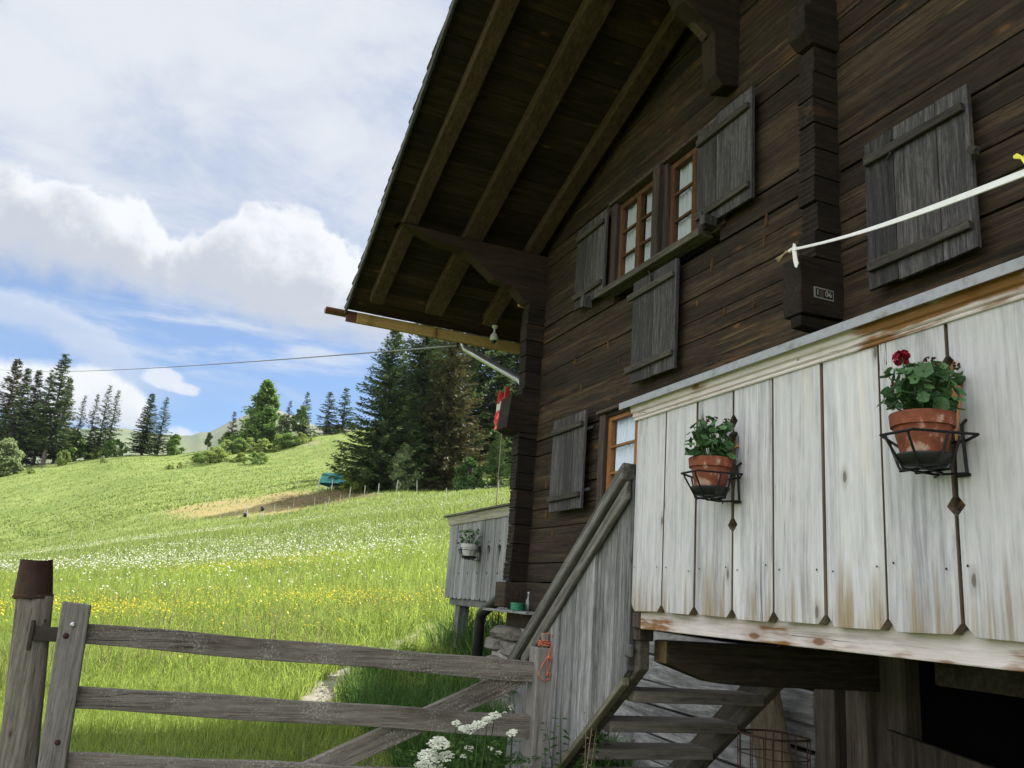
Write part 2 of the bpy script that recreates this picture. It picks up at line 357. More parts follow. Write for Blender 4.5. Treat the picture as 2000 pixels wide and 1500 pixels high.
M['stone'] = plain('field_stone', (.175, .16, .138), .95, 0, .5, 16, bst=1, col2=(.085, .075, .062), lo=.5, hi=.72)
M['mortar'] = plain('old_mortar', (.30, .28, .25), 1, 0, .3, 25, bst=.8)
M['oldiron'] = plain('dark_old_iron', (.045, .038, .028), .7, .4, .4, 40)
M['cable'] = plain('grey_cable', (.16, .165, .17), .6)
M['whitepost'] = plain('white_post_plastic', (.56, .56, .51), .6)
M['graypost'] = plain('grey_fence_stake', (.36, .34, .30), .9)
M['tarp'] = plain('teal_tarpaulin', (.025, .22, .215), .5, var=.2, scale=3)
M['galv'] = plain('pale_tube_metal', (.52, .54, .52), .5, .3)
M['blackbox'] = plain('black_rubber', (.012, .012, .013), .6)
M['flag_red'] = leafy('red_flag_cloth', (.58, .06, .075), (.66, .09, .10), .4, isl=0)
M['flag_white'] = leafy('white_flag_cloth', (.76, .74, .73), (.82, .80, .79), .4, isl=0)
M['plate'] = plain('black_plate', (.012, .012, .013), .5)
M['platerim'] = plain('grey_plate_rim', (.30, .29, .28), .5, .3)
M['digit'] = plain('grey_digits', (.36, .34, .31), .6)
M['worn'] = plain('worn_brown_plate', (.07, .045, .03), .9)
M['gravel'] = plain('pale_path_gravel', (.36, .33, .285), 1, 0, .45, 45, bst=1, col2=(.22, .20, .15), lo=.52, hi=.7)
M['bottle'] = plain('clear_bottle', (.14, .16, .15), .1, spec=.7)
gm, gnt, gb = new_mat('window_glass')
tr = nd(gnt, 'ShaderNodeBsdfTransparent', {'Color': (.93, .95, .96)}); gl = nd(gnt, 'ShaderNodeBsdfGlossy', {'Roughness': .03, 'Color': (.9, .95, 1)})
lw_ = nd(gnt, 'ShaderNodeLayerWeight', {'Blend': .5}, out=1); fr = lw_*lw_*lw_*.55+.05
msx = gnt.nodes.new('ShaderNodeMixShader'); put(gnt, msx.inputs[0], fr); gnt.links.new(tr.o, msx.inputs[1]); gnt.links.new(gl.o, msx.inputs[2])
gnt.links.new(msx.outputs[0], gnt.nodes['Material Output'].inputs[0]); M['glass'] = gm
M['grass'] = leafy('meadow_grass', (.105, .175, .032), (.28, .35, .08), .56, scale=.35, tcol=(.48, .60, .12))
M['grass_far'] = leafy('far_meadow_grass', (.115, .18, .048), (.245, .30, .092), .52, scale=.12, tcol=(.36, .44, .11))
M['grass_dark'] = leafy('tall_dark_grass', (.035, .085, .018), (.08, .16, .035), .4, scale=1.5)
M['needle'] = leafy('spruce_needles', (.014, .029, .012), (.095, .14, .045), .28, .6, .35)
M['needle_brown'] = leafy('browning_spruce_needles', (.024, .036, .013), (.115, .10, .036), .2, .6, .18)
M['needle_fresh'] = leafy('fresh_spruce_needles', (.03, .075, .02), (.08, .15, .035), .25, .6, .5)
M['leaf'] = leafy('bright_leaves', (.075, .15, .03), (.17, .26, .06), .45, .5, .6, tcol=(.26, .40, .08))
M['leaf_pale'] = leafy('pale_leaves', (.15, .20, .085), (.27, .33, .15), .4, .5, .6)
M['shrub'] = leafy('shrub_leaves', (.12, .18, .04), (.27, .33, .09), .5, .5, .8, tcol=(.40, .50, .11))
M['geranium'] = leafy('geranium_leaves', (.03, .08, .03), (.085, .17, .065), .25, .45, 9)
M['petal'] = leafy('dark_red_petals', (.16, .006, .02), (.34, .015, .045), .3, .5, 20)
M['bud'] = leafy('dark_buds', (.04, .02, .02), (.09, .06, .03), .1)
M['umbel'] = leafy('white_umbels', (.66, .68, .55), (.80, .82, .70), .25, .7, 8, isl=.15)
M['weed'] = leafy('weed_leaves', (.03, .075, .018), (.075, .15, .035), .35, .5, 5)
M['yflower'] = leafy('yellow_buttercups', (.55, .42, .015), (.72, .58, .04), .3, .5, 5, isl=.12)
M['wflower'] = leafy('white_meadow_flowers', (.50, .51, .40), (.72, .72, .62), .3, .6, 3, isl=.25)
M['dry'] = leafy('dry_stems', (.16, .12, .07), (.30, .24, .15), .2, .8, 6)
M['bark'] = wood('tree_bark', 'z', [(.05, .042, .036), (.13, .115, .10), (.26, .24, .215)], fine=5, along=.6, isl=.1, bstr=.6)

# ------------------------------------------------------------------ terrain
def hz(x):
    lo, hi = -3000, 6000
    for _ in range(50):
        m = (lo+hi)/2
        if ray(x, m)[2] > 0: lo = m
        else: hi = m
    return lo
TCOLS = np.array([ray(x, hz(x))[0]/ray(x, hz(x))[1] for x in (0, 250, 500, 750, 1000)])
TD = np.log(np.array([3, 6, 8.5, 12, 20, 40, 80, 110, 155, 200, 232, 262, 320, 450, 700]))
TZ = np.array([[.12]*5, [.18, .18, .18, .2, .3], [.28, .28, .32, .38, .45], [.48, .52, .6, .75, .85], [.9, 1.15, 1.5, 1.9, 2.4], [1.35, 2.5, 3.5, 4.8, 5.8],
               [2.1, 5.3, 7.7, 10.3, 12.2], [5.4, 10.4, 13.3, 15.3, 17.2], [13.5, 18.4, 22.2, 26.0, 29.0], [23.6, 28.7, 32.4, 38.5, 42.0], [25, 30.5, 37, 46.2, 49],
               [20, 26, 38, 49.0, 53], [5, 10, 22, 38, 45], [-20, -15, 0, 15, 25], [-45, -42, -40, -38, -36]], float)
for r_, ys_ in ((6, (1085, 1040, 1008, 975, 955)), (7, (1041, 986, 961, 946, 941)), (8, (985, 941, 921, 893, 888)), (9, (920, 896, 882, 842, 838)), (10, (914, 891, 868, 824, 822))):
    for c_, (x_, y_) in enumerate(zip((0, 250, 500, 750, 1000), ys_)): TZ[r_, c_] = at(x_, y_, math.exp(TD[r_])).z
for r_, d_ in ((11, -5), (12, -18), (13, -45)): TZ[r_] = TZ[10]+np.array([d_*1.2, d_, d_*.7, d_*.35, d_*.3])
def herm(xs, ys, x):
    """cubic interpolation of rows ys over xs"""
    x = np.clip(x, xs[0], xs[-1]); i = np.clip(np.searchsorted(xs, x)-1, 0, len(xs)-2)
    h = xs[i+1]-xs[i]; t = (x-xs[i])/h
    d = np.diff(ys, axis=0)/np.diff(xs).reshape((-1,)+(1,)*(ys.ndim-1))
    mm = np.zeros_like(ys); mm[1:-1] = (d[1:]+d[:-1])/2; mm[0] = d[0]; mm[-1] = d[-1]
    e = lambda q: q.reshape(q.shape+(1,)*(ys.ndim-1))
    t, h = e(t), e(h)
    return (2*t**3-3*t**2+1)*ys[i]+(t**3-2*t**2+t)*h*mm[i]+(-2*t**3+3*t**2)*ys[i+1]+(t**3-t**2)*h*mm[i+1]
def terrain(X, Y):
    X = np.atleast_1d(np.asarray(X, float)); Y = np.atleast_1d(np.asarray(Y, float))
    D = np.maximum(Y, 3.0); t = np.clip(X/D, TCOLS[0]-.12, TCOLS[-1]+.12)
    rows = herm(TD, TZ, np.log(D))
    j = np.clip(np.searchsorted(TCOLS, t)-1, 0, 3); f = np.clip((t-TCOLS[j])/(TCOLS[j+1]-TCOLS[j]), -.45, 1.45)
    k = np.arange(len(t)); z = rows[k, j]*(1-f)+rows[k, j+1]*f
    am = np.clip((D-15)/80, 0, 1)
    z += am*(.35*np.sin(X*.11+1)*np.sin(Y*.083+2)+.22*np.sin(X*.27+Y*.13)+.12*np.sin(X*.61-Y*.37)+.06*np.sin(X*1.3+Y*.9))
    return z
def gz(X, Y): return float(terrain(X, Y)[0])
def ground_at(px, py, d0=4, d1=300):
    r = ray(px, py); D = np.exp(np.linspace(math.log(d0), math.log(d1), 900))
    P = CAM[None]+r[None]*(D/r[1])[:, None]; below = P[:, 2] < terrain(P[:, 0], P[:, 1])
    if not below[D < 250].any(): i = int(np.argmin(np.where((D > 120) & (D < 250), P[:, 2]-terrain(P[:, 0], P[:, 1]), 1e9)))
    else: i = int(np.argmax(below))
    X, Y = P[i, 0], P[i, 1]
    return Vector((X, Y, gz(X, Y)))
gx = np.concatenate([-np.geomspace(8, 520, 110)[::-1], np.linspace(-7.7, 6, 70), np.geomspace(6.4, 420, 60)])
gy = np.concatenate([-np.geomspace(2, 60, 14)[::-1], np.linspace(-1.5, 16, 80), np.geomspace(16.3, 720, 230)])
GX, GY = np.meshgrid(gx, gy); Z = terrain(GX.ravel(), GY.ravel())
nx, ny = len(gx), len(gy)
ii = (np.arange(ny-1)[:, None]*nx+np.arange(nx-1)[None]).ravel()
me = npmesh('ground', np.c_[GX.ravel(), GY.ravel(), Z], np.c_[ii, ii+1, ii+nx+1, ii+nx])
m, nt, b = new_mat('meadow_ground'); co = nd(nt, 'ShaderNodeTexCoord', out=3)
n1 = noise(nt, co, .05, 6, .6); n2 = noise(nt, co, .45, 6, .65); n3 = noise(nt, co, 6, 5, .7); n4 = noise(nt, co, 1.6, 5, .7)
g = mix(nt, (n1*.5+n2*.55).smooth(.35, .7), (.12, .175, .042), (.21, .26, .075))
g = mix(nt, (n2*.5+n4*.55).smooth(.5, .72)*.55, g, (.29, .28, .13))
g = mix(nt, (n3*.6+n4*.4).smooth(.52, .75)*.5, g, (.08, .13, .03))
sp = nt.nodes.new('ShaderNodeSeparateXYZ'); nt.links.new(co.o, sp.inputs[0]); px_, py_ = S(nt, sp.outputs[0]), S(nt, sp.outputs[1])
def blob(cx, cy, rx, ry, rot, lo=.75, hi=1.15, wob=.9):
    c, s_ = math.cos(rot), math.sin(rot)
    a = ((px_-cx)*c+(py_-cy)*s_)/rx; bb = ((py_-cy)*c-(px_-cx)*s_)/ry
    return 1-((a*a+bb*bb).m('SQRT')+(n2-.5)*wob+(n4-.5)*.5).smooth(lo, hi)
def two(pa, pb, q):   # ellipse from two end pixels and a half-depth
    A, B = ground_at(*pa), ground_at(*pb); Cc = (A+B)/2; dd = B-A
    return Cc.x, Cc.y, dd.length/2*1.05, q, math.atan2(dd.y, dd.x)
tan = blob(*two((395, 982), (640, 985), 9.0)); mud = blob(*two((562, 968), (705, 973), 5.5), wob=.6)
rub = blob(*two((15, 905), (120, 905), 6), wob=1.6)
rub2 = blob(*two((590, 866), (622, 868), 2.5), wob=1.6)
g = mix(nt, tan*.9, g, mix(nt, n4, (.25, .20, .085), (.34, .275, .13)))
g = mix(nt, mud*.95, g, mix(nt, (n3*.6+n4*.5).smooth(.42, .66), (.035, .024, .012), (.19, .14, .075)))
g = mix(nt, (rub*.8).m('MAXIMUM', rub2*.8)*(n4+n3*.4).smooth(.55, .8), g, (.28, .23, .16))
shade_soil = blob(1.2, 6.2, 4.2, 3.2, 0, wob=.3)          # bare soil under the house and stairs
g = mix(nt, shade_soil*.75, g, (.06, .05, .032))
put(nt, b.inputs['Base Color'], g); b.inputs['Roughness'].default_value = .95; b.inputs['Specular IOR Level'].default_value = .1
bump(nt, b, n3*.6+n4*.8, .9, .12)
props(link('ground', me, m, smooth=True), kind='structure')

# far mountains
rp = [(-300, 846), (-100, 842), (60, 834), (160, 838), (230, 837), (262, 839), (300, 846), (340, 852), (375, 851), (410, 841), (440, 827), (465, 817), (485, 807), (505, 797), (525, 790), (560, 808), (610, 828), (690, 838), (760, 838), (900, 838), (1200, 830)]
Dm = 3000
rt_ = np.array([at(x, y, Dm) for x, y in rp]); mxs, mzs = rt_[:, 0], rt_[:, 2]
U_ = np.linspace(mxs[0], mxs[-1], 260); K = 40; V = []
for k in range(K):
    f = k/(K-1)
    for x in U_:
        zr = np.interp(x, mxs, mzs); sc_ = 1-.5*f
        nz = mnoise.fractal(Vector((x*.0022, f*2.2, 3.1)), 1.0, 2.1, 6)*60*math.sin(min(1, f*1.6)*math.pi*.9)+mnoise.fractal(Vector((x*.011, f*9, 1)), 1., 2., 4)*9
        V.append((x*(1-.45*f), Dm-1450*f, zr*(1-f)**.9-140*f+nz))
me = npmesh('mountain', np.array(V), np.array([(k*260+i, k*260+i+1, (k+1)*260+i+1, (k+1)*260+i) for k in range(K-1) for i in range(259)]))
m, nt, b = new_mat('alpine_pasture'); co = objco(nt)
n1 = noise(nt, co, .0035, 7, .6); n2 = noise(nt, co, .018, 7, .65)
sp = nt.nodes.new('ShaderNodeSeparateXYZ'); nt.links.new(co.o, sp.inputs[0])
hgt = (S(nt, sp.outputs[2])+(n1-.5)*300).smooth(440, 640)
g = mix(nt, (n1*.6+n2*.45).smooth(.4, .65), (.085, .125, .05), (.15, .17, .075))
g = mix(nt, hgt*.85, g, mix(nt, n2, (.15, .135, .10), (.25, .225, .18)))
put(nt, b.inputs['Base Color'], g); b.inputs['Roughness'].default_value = 1
props(link('mountain', me, m, smooth=True), kind='structure')

# ------------------------------------------------------------------ chalet (local: x along the gable, y into the house, z up)
chalet = thing('chalet', 'dark old timber chalet with wide eaves, weathered shutters and a bleached board balcony', 'house', W(0, 0, 0), HROT)
S0, SL = 5.05, .37                                  # soffit height at the corner, roof slope
def soff(u): return S0+SL*(u+7.3)
RIDGE = -1.0
OPEN = [(-5.89, -5.23, 4.10, 4.885), (-5.10, -4.42, 4.10, 4.885), (-5.93, -4.98, 2.27, 3.02), (-4.72, -3.95, 2.27, 3.02), (-3.02, -2.30, 2.27, 3.02)]
mb = MB(); z = 1.68; k = 0
while z < 7.3:
    h = .158+.02*math.sin(k*2.3)+.012*random.random()
    if k == 0: h = .17
    z1 = z+h; cuts = sorted({-7.34, 5.4}|{a for o in OPEN for a in o[:2] if o[2] < z1-.03 and o[3] > z+.03})
    yj = random.uniform(-.012, .006); dzl, dzr = random.uniform(-.004, .004), random.uniform(-.004, .004)
    for a, c in zip(cuts[:-1], cuts[1:]):
        mid = (a+c)/2
        if any(o[0] < mid < o[1] and o[2] < z1-.03 and o[3] > z+.03 for o in OPEN): continue
        # keep below the soffit on both slopes
        zl, zh = z+.003, z1-.003
        ua = max(a, -7.3+(zl-S0)/SL+.02); uc = min(c, 2*RIDGE+7.3-(zl-S0)/SL-.02)
        if uc-ua < .1: continue
        ut = max(ua, -7.3+(zh-S0)/SL+.02); uv = min(uc, 2*RIDGE+7.3-(zh-S0)/SL-.02)
        if ut >= uv-.05: continue
        n = max(1, int((uc-ua)/.9)); fr_ = [i/n for i in range(n+1)]
        bot = [(ua+(uc-ua)*f, zl+dzl+.006*math.sin(7*f+k)) for f in fr_]; top = [(ut+(uv-ut)*f, zh+dzr+.005*math.sin(5*f+k*1.7)) for f in fr_]
        mb.prism(bot+top[::-1], 'y', yj*.7, .16)
    z = z1; k += 1
WALL = mb
mb = MB()          # sill logs under the gable
mb.box(-7.62, 5.4, -.06, .16, 1.425, 1.672); mb.box(-7.45, -7.2, -.26, 3, 1.44, 1.665); mb.box(-7.52, -6.3, -.10, .1, 1.27, 1.42)
mb.build('sill_log', M['log'], chalet, bevel=.012)
# walls behind
mb = MB(); z = 1.68
while z < 5.0:
    h = .165; mb.box(-7.44+random.uniform(-.01, .01), -7.30, .17, 9, z+.003, min(z+h, 5.0)-.003); z += h
mb.build('side_wall', M['log_end'], chalet, bevel=.012)
mb = MB(); mb.box(5.2, 5.4, .17, 9, .2, 5.0); mb.box(-7.3, 5.2, 8.8, 9, .2, 5.0); mb.prism([(-7.3, 5.0), (5.3, 5.0), (RIDGE, 7.25)], 'y', 8.8, 8.95)
mb.build('rear_wall', M['log_end'], chalet)
mb = MB(); mb.box(-7.2, 5.2, .75, .8, 1.5, 5.0); mb.box(-7.2, 5.2, .2, 8.7, 1.55, 1.62); mb.box(-7.2, 5.2, .2, 8.7, 3.55, 3.6)
mb.build('inner_wall', M['darkbeam'], chalet)

def stack(name, u0, u1, y0, z0, z1, mat, teeth=.006, step=.165):
    """log ends standing out from the wall, notched like sawn and hewn ends"""
    mb = MB(); z = z0; k = 0
    while z < z1-.02:
        zt = min(z+step*random.uniform(.94, 1.06), z1); dj = random.uniform(-.012, .012); du = random.uniform(-.008, .008)
        n = 9; pts = []
        for i in range(n+1):
            f = i/n; zz_ = z+.003+(zt-z-.006)*f
            pts.append((y0+dj+(teeth if i % 2 else 0)+random.uniform(-.003, .003), zz_))
        mb.prism(pts+[(.05, zt-.003), (.05, z+.003)], 'x', u0+du, u1+du*.5)
        z = zt; k += 1
    return mb.build(name, mat, chalet, bevel=.003)
stack('corner_log_ends', -7.45, -7.30, -.185, 1.68, 4.42, M['log_end'])
mb = MB(); z = 1.69
while z < 4.95:      # gable logs running past the corner
    mb.box(-7.60+random.uniform(-.02, .02), -7.456, -.03, .13, z+.004, z+.155); z += .165
mb.build('crossing_log_ends', M['log_end'], chalet, bevel=.012)
mb = MB(); mb.prism([(-.33, 3.10), (-.30, 3.42), (.05, 3.44), (.05, 3.07), (-.25, 3.07)], 'x', -7.56, -7.29); mb.prism([(-.315, 3.255), (-.30, 3.262), (.04, 3.265), (.04, 3.25)], 'x', -7.565, -7.285)
mb.build('corner_corbel', M['log_end'], chalet, bevel=.015)
stack('partition_log_ends', -3.435, -3.31, -.178, 3.42, 4.75, M['log_end'])
mb = MB()
mb.prism([(-.29, 3.075), (-.30, 3.19), (-.293, 3.24), (-.295, 3.40), (.05, 3.42), (.05, 3.09)], 'x', -3.445, -3.30)
mb.prism([(-.28, 3.01), (-.285, 3.07), (.05, 3.085), (.05, 3.0)], 'x', -3.40, -3.32)
mb.build('lower_corbel', M['log_end'], chalet, bevel=.008)
mb = MB()
mb.prism([(-.255, 4.80), (-.255, 4.99), (.05, 5.12), (.05, 4.75), (-.19, 4.75)], 'x', -3.43, -3.29); mb.prism([(-.20, 5.0), (-.2, 6.3), (.05, 6.3), (.05, 5.0)], 'x', -3.42, -3.30)
mb.build('upper_corbel', M['log_end'], chalet, bevel=.012)

# purlins and brackets
mb = MB()
mb.prism([(-1.585, 4.925), (-1.59, 4.93), (-1.56, 4.915), (-1.46, 4.895), (-1.2, 4.82), (-1.04, 4.80), (-.90, 4.79), (-.80, 4.73), (-.57, 4.56), (-.46, 4.545), (-.37, 4.52), (-.25, 4.41), (-.20, 4.385), (.10, 4.385), (.10, 4.90), (9.0, 4.90), (9.0, 4.915), (-1.60, 4.915)][2:], 'x', -7.46, -7.31)
mb.build('corner_purlin', M['purlin'], chalet, bevel=.008)
mb = MB(); mb.prism([(-.14, 5.03), (-.20, 5.10), (-.215, 5.43), (-.30, 5.50), (-.46, 5.60), (-.55, 5.75), (-1.2, 5.86), (-1.65, 5.92), (-1.65, 6.02), (.06, 6.05), (.06, 5.08)], 'x', -4.37, -4.22)
mb.build('middle_purlin', M['purlin'], chalet, bevel=.01)
mb = MB(); mb.prism([(-.2, 6.6), (-.3, 6.8), (-1.7, 7.0), (-1.7, 7.17), (.06, 7.17), (.06, 6.5)], 'x', RIDGE-.08, RIDGE+.08)
mb.build('ridge_purlin', M['purlin'], chalet, bevel=.01)
mb = MB(); mb.beam((-4.36, -.45, 5.72), (-4.31, -.19, 5.46), .12, .07, up=(1, 0, 0)); mb.build('bracket_block', M['rafter'], chalet, bevel=.012)
mb = MB(); mb.box(-7.52, -7.455, -.22, -.14, 4.40, 4.44); mb.build('wedge_block', M['fascia'], chalet, bevel=.004)

# roof
def verge(u): return -1.70-.028*(abs(u-RIDGE)*-1+7.8)
EAVE = -8.86
mb = MB()     # soffit boards run front to back, each a board of its own
nb = 42; us = np.linspace(EAVE, RIDGE, nb+1)
for i in range(nb):
    for s_ in (0, 1):
        a, c = us[i]+.004, us[i+1]-.004; f = lambda u: u if s_ == 0 else 2*RIDGE-u
        za, zc = soff(us[i]), soff(us[i+1]); j = random.uniform(-.004, .004); ya, yc = verge(us[i]), verge(us[i+1])
        v = [(f(a), ya, za+j), (f(c), yc, zc+j), (f(c), 9.6, zc+j), (f(a), 9.6, za+j), (f(a), ya, za+.03), (f(c), yc, zc+.03), (f(c), 9.6, zc+.03), (f(a), 9.6, za+.03)]
        mb.add(v, [(0, 3, 2, 1), (4, 5, 6, 7), (0, 1, 5, 4), (1, 2, 6, 5), (2, 3, 7, 6), (3, 0, 4, 7)])
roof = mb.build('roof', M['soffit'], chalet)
mb = MB()     # split shingles in lapped courses
nr = 60; us = np.linspace(EAVE-.06, RIDGE, nr+1)
for i in range(nr):
    for s_ in (0, 1):
        f = (lambda u: u) if s_ == 0 else (lambda u: 2*RIDGE-u)
        a, c = us[i]-.0, us[i+1]+.05; za, zc = soff(us[i]), soff(us[i+1]+.05); ov = random.uniform(.0, .016)
        y = verge(us[i])-.02-ov
        for q in range(8):
            y1 = y+random.uniform(.08, .2) if q < 7 else 9.62
            t = random.uniform(.018, .028); da = random.uniform(-.02, .0)
            v = [(f(a+da), y, za+.045), (f(c), y, zc+.033), (f(c), y1-.003, zc+.033), (f(a+da), y1-.003, za+.045), (f(a+da), y, za+.045+t), (f(c), y, zc+.036), (f(c), y1-.003, zc+.036), (f(a+da), y1-.003, za+.045+t)]
            mb.add(v, [(0, 3, 2, 1), (4, 5, 6, 7), (0, 1, 5, 4), (1, 2, 6, 5), (2, 3, 7, 6), (3, 0, 4, 7)]); y = y1
mb.build('shingles', M['shingle'], roof)
mb = MB()
for s_ in (0, 1):
    f = (lambda u: u) if s_ == 0 else (lambda u: 2*RIDGE-u)
    n = 14; uu = np.linspace(EAVE-.02, RIDGE, n+1)
    for i in range(n):
        a, c = uu[i], uu[i+1]-.002
        v = [(f(u_), verge(u_)+d, soff(u_)+e) for d, e in ((-.026, -.055), (-.002, -.055), (-.002, .035), (-.026, .035)) for u_ in (a, c)]
        mb.add([v[q] for q in (0, 1, 3, 2, 6, 7, 5, 4)], [(0, 1, 2, 3), (4, 7, 6, 5), (0, 4, 5, 1), (1, 5, 6, 2), (2, 6, 7, 3), (3, 7, 4, 0)])
mb.build('barge_board', M['shingle'], roof, bevel=.004)
for y0, y1 in ((-1.535, -1.385), (-.915, -.715), (-.245, -.095)):
    mb = MB(); a, c = -8.50, RIDGE
    n = 8; top = [(a+(c-a)*i/n, soff(a+(c-a)*i/n)-.004) for i in range(n+1)]; bot = [(u_, z_-.118+.01*math.sin(i*1.9+y0*9)) for i, (u_, z_) in enumerate(top)]
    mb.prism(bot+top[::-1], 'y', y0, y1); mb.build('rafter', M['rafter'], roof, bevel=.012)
mb = MB()
for yy in (2, 4, 6, 8):
    mb.prism([(-8.5, soff(-8.5)-.12), (RIDGE, soff(RIDGE)-.12), (RIDGE, soff(RIDGE)-.004), (-8.5, soff(-8.5)-.004)], 'y', yy, yy+.15)
mb.build('rear_rafters', M['rafter'], roof)
mb = MB(); mb.prism([(-8.86, 4.335), (-8.825, 4.335), (-8.825, 4.448), (-8.86, 4.44)], 'y', -1.585, 9.5)
mb.build('fascia_board', M['fascia'], roof, bevel=.004)
mb = MB(); mb.prism([(-8.895, 4.34), (-8.868, 4.335), (-8.868, 4.44), (-8.895, 4.44)], 'y', -1.70, 9.5); mb.build('outer_fascia', M['gutter'], roof, bevel=.004)
# gutter
mb = MB(); n = 12; V0 = []
for yy in (-1.92, 9.55):
    for rr in (.062, .056):
        V0 += [(-8.965+rr*math.cos(math.pi+math.pi*i/n), yy, 4.475+rr*math.sin(math.pi+math.pi*i/n)) for i in range(n+1)]
k = n+1; F0 = []
for i in range(n):
    F0 += [(i, i+1, 2*k+i+1, 2*k+i), (k+i, 3*k+i, 3*k+i+1, k+i+1), (i, k+i, k+i+1, i+1)]
mb.add(V0, F0); mb.add([(-8.965, -1.921, 4.475)]+[V0[i] for i in range(n+1)], [(0, i+1, i) for i in range(1, n+1)])
mb.tube([(-9.029, -1.92, 4.477), (-9.029, 9.55, 4.477)], .009, 6)
gutter = mb.build('gutter', M['gutter'], chalet, smooth=False)
mb = MB(); pts = [(-8.93, -.30, 4.42), (-8.93, -.30, 4.36), (-8.90, -.28, 4.29), (-8.82, -.24, 4.24), (-7.72, -.05, 3.70), (-7.67, -.035, 3.64), (-7.665, -.02, 3.52), (-7.70, .02, 2.0), (-7.72, .03, 1.80), (-7.80, .04, 1.64)]
mb.tube(pts, .041, 14); dp = mb.build('downpipe', M['steel'], chalet, smooth=True)
mb = MB(); pts = [(-7.72, .03, 2.35), (-7.74, .035, 1.78), (-7.83, .03, 1.58), (-8.42, .0, 1.36), (-8.47, .0, 1.28), (-8.48, .0, .2)]
mb.tube(pts, .056, 14); mb.build('lower_downpipe', M['blackpipe'], chalet, smooth=True)
for z_ in (1.98, 1.72):
    mb = MB(); mb.lathe([(.064, z_-.012), (.064, z_+.012)], (-7.735, .033, 0), 14); mb.box(-7.70, -7.64, -.045, -.028, z_-.012, z_+.012); mb.build('pipe_clamp', M['steel'], chalet)

# windows
def window(o, cols=2, rows=3, sashes=1, hi=True):
    u0, u1, z0, z1 = o; f = MB(); e = .045
    f.box(u0+.02, u1-.02, .012, .06, z0+.01, z0+.01+e); f.box(u0+.02, u1-.02, .012, .06, z1-.01-e, z1-.01)
    f.box(u0+.02, u0+.02+e, .013, .061, z0+.01+e, z1-.01-e); f.box(u1-.02-e, u1-.02, .013, .061, z0+.01+e, z1-.01-e)
    mid = (u0+u1)/2; f.box(mid-.03, mid+.03, .011, .059, z0+.01+e, z1-.01-e)
    win = f.build('window', M['sash_dark' if o[2] > 4 else 'sash'], chalet, bevel=.004)
    mu = MB(); a0, a1, b0, b1 = u0+.02+e, u1-.02-e, z0+.01+e, z1-.01-e
    for r in range(1, rows): zz_ = b0+(b1-b0)*r/rows; mu.box(a0, a1, .02, .045, zz_-.009, zz_+.009)
    mu.build('glazing_bars', M['sash_dark' if o[2] > 4 else 'sash'], win)
    gp = MB(); gp.add([(a0, .035, b0), (a1, .035, b0), (a1, .035, b1), (a0, .035, b1)], [(0, 1, 2, 3)]); gp.build('pane', M['glass'], win)
    cv = MB(); n = 40
    for s0, s1 in ((a0-.01, a0+(a1-a0)*.40), (a0+(a1-a0)*.56, a1+.01)):
        v = []
        for i in range(n+1):
            x = s0+(s1-s0)*i/n; y = .072+.018*math.sin(i*1.1)+.006*math.sin(i*2.7+1)
            v += [(x, y, b0-.02), (x+.006*math.sin(i*.9), y+.01, b1+.02)]
        cv.add(v, [(2*i, 2*i+2, 2*i+3, 2*i+1) for i in range(n)])
    cv.build('curtain', M['curtain' if o[2] > 4 else 'curtain_low'], win, smooth=True)
    c = MB(); c.box(u0-.075, u0+.019, -.022, .1, z0-.02, z1+.01); c.box(u1-.019, u1+.075, -.023, .1, z0-.02, z1+.01); c.box(u0-.09, u1+.09, -.05, .1, z1+.012, z1+.04); c.box(u0-.02, u1+.02, -.012, .1, z0-.035, z0+.009)
    c.build('casing', M['casing'], win, bevel=.006)
    # dark recess
    d = MB(); d.box(u0, u1, .155, .165, z0-.02, z1+.02); d.build('reveal', M['darkbeam'], win)
    return win
for o in OPEN: window(o)
mb = MB(); mb.prism([(-.105, 4.045), (-.115, 4.095), (.02, 4.105), (.02, 4.045)], 'x', -6.0, -4.52); mb.build('window_ledge', M['ledge'], chalet, bevel=.008)
mb = MB(); mb.box(-5.21, -5.12, -.075, .02, 4.105, 4.90); mb.build('window_mullion_post', M['casing'], chalet, bevel=.008)

# shutters
def shutter(u0, u1, z0, z1, y=-.055, nb=2, steps=None, label=None, battens=(.86, .14), ext=0):
    mb = MB(); ws = [0]+sorted(random.uniform(.3, .7) if nb == 2 else (i+1)/nb+random.uniform(-.05, .05) for i in range(nb-1))+[1]
    for i in range(nb):
        a = u0+(u1-u0)*ws[i]+.002; c = u0+(u1-u0)*ws[i+1]-.002; q = steps[i] if steps else (0, 0)
        mb.prism([(a, z0+q[0]+random.uniform(-.006, .006)), (c, z0+q[0]+random.uniform(-.006, .006)), (c, z1+q[1]), (a, z1+q[1]+random.uniform(-.006, .006))], 'y', y-.026+random.uniform(-.002, .002), y)
    s = mb.build('shutter', M['shutter'], chalet, bevel=.003)
    if label: s['label'] = label
    for bt in battens:
        zb = z0+(z1-z0)*bt; bm = MB()
        bm.prism([(u0+.02-ext, zb-.028), (u1-.015, zb-.022), (u1-.02, zb+.022), (u0+.015-ext, zb+.026)], 'y', y-.055, y-.027); bm.build('batten', M['shutter_x'], s, bevel=.006)
    return s
s = shutter(-6.49, -5.945, 4.075, 4.86, nb=3)
mb = MB(); mb.box(-6.22, -6.17, -.15, -.06, 4.01, 4.12); mb.build('shutter_catch', M['shutter'], s, bevel=.004)
s = shutter(-4.60, -3.985, 4.085, 4.885, y=-.05, nb=2, steps=[(.0, -.01), (.012, .02)])
mb = MB(); mb.box(-4.42, -4.36, -.17, -.07, 4.05, 4.12); mb.beam((-4.44, -.15, 4.17), (-4.40, -.15, 4.04), .02, .03); mb.build('shutter_catch', M['shutter'], s, bevel=.004)
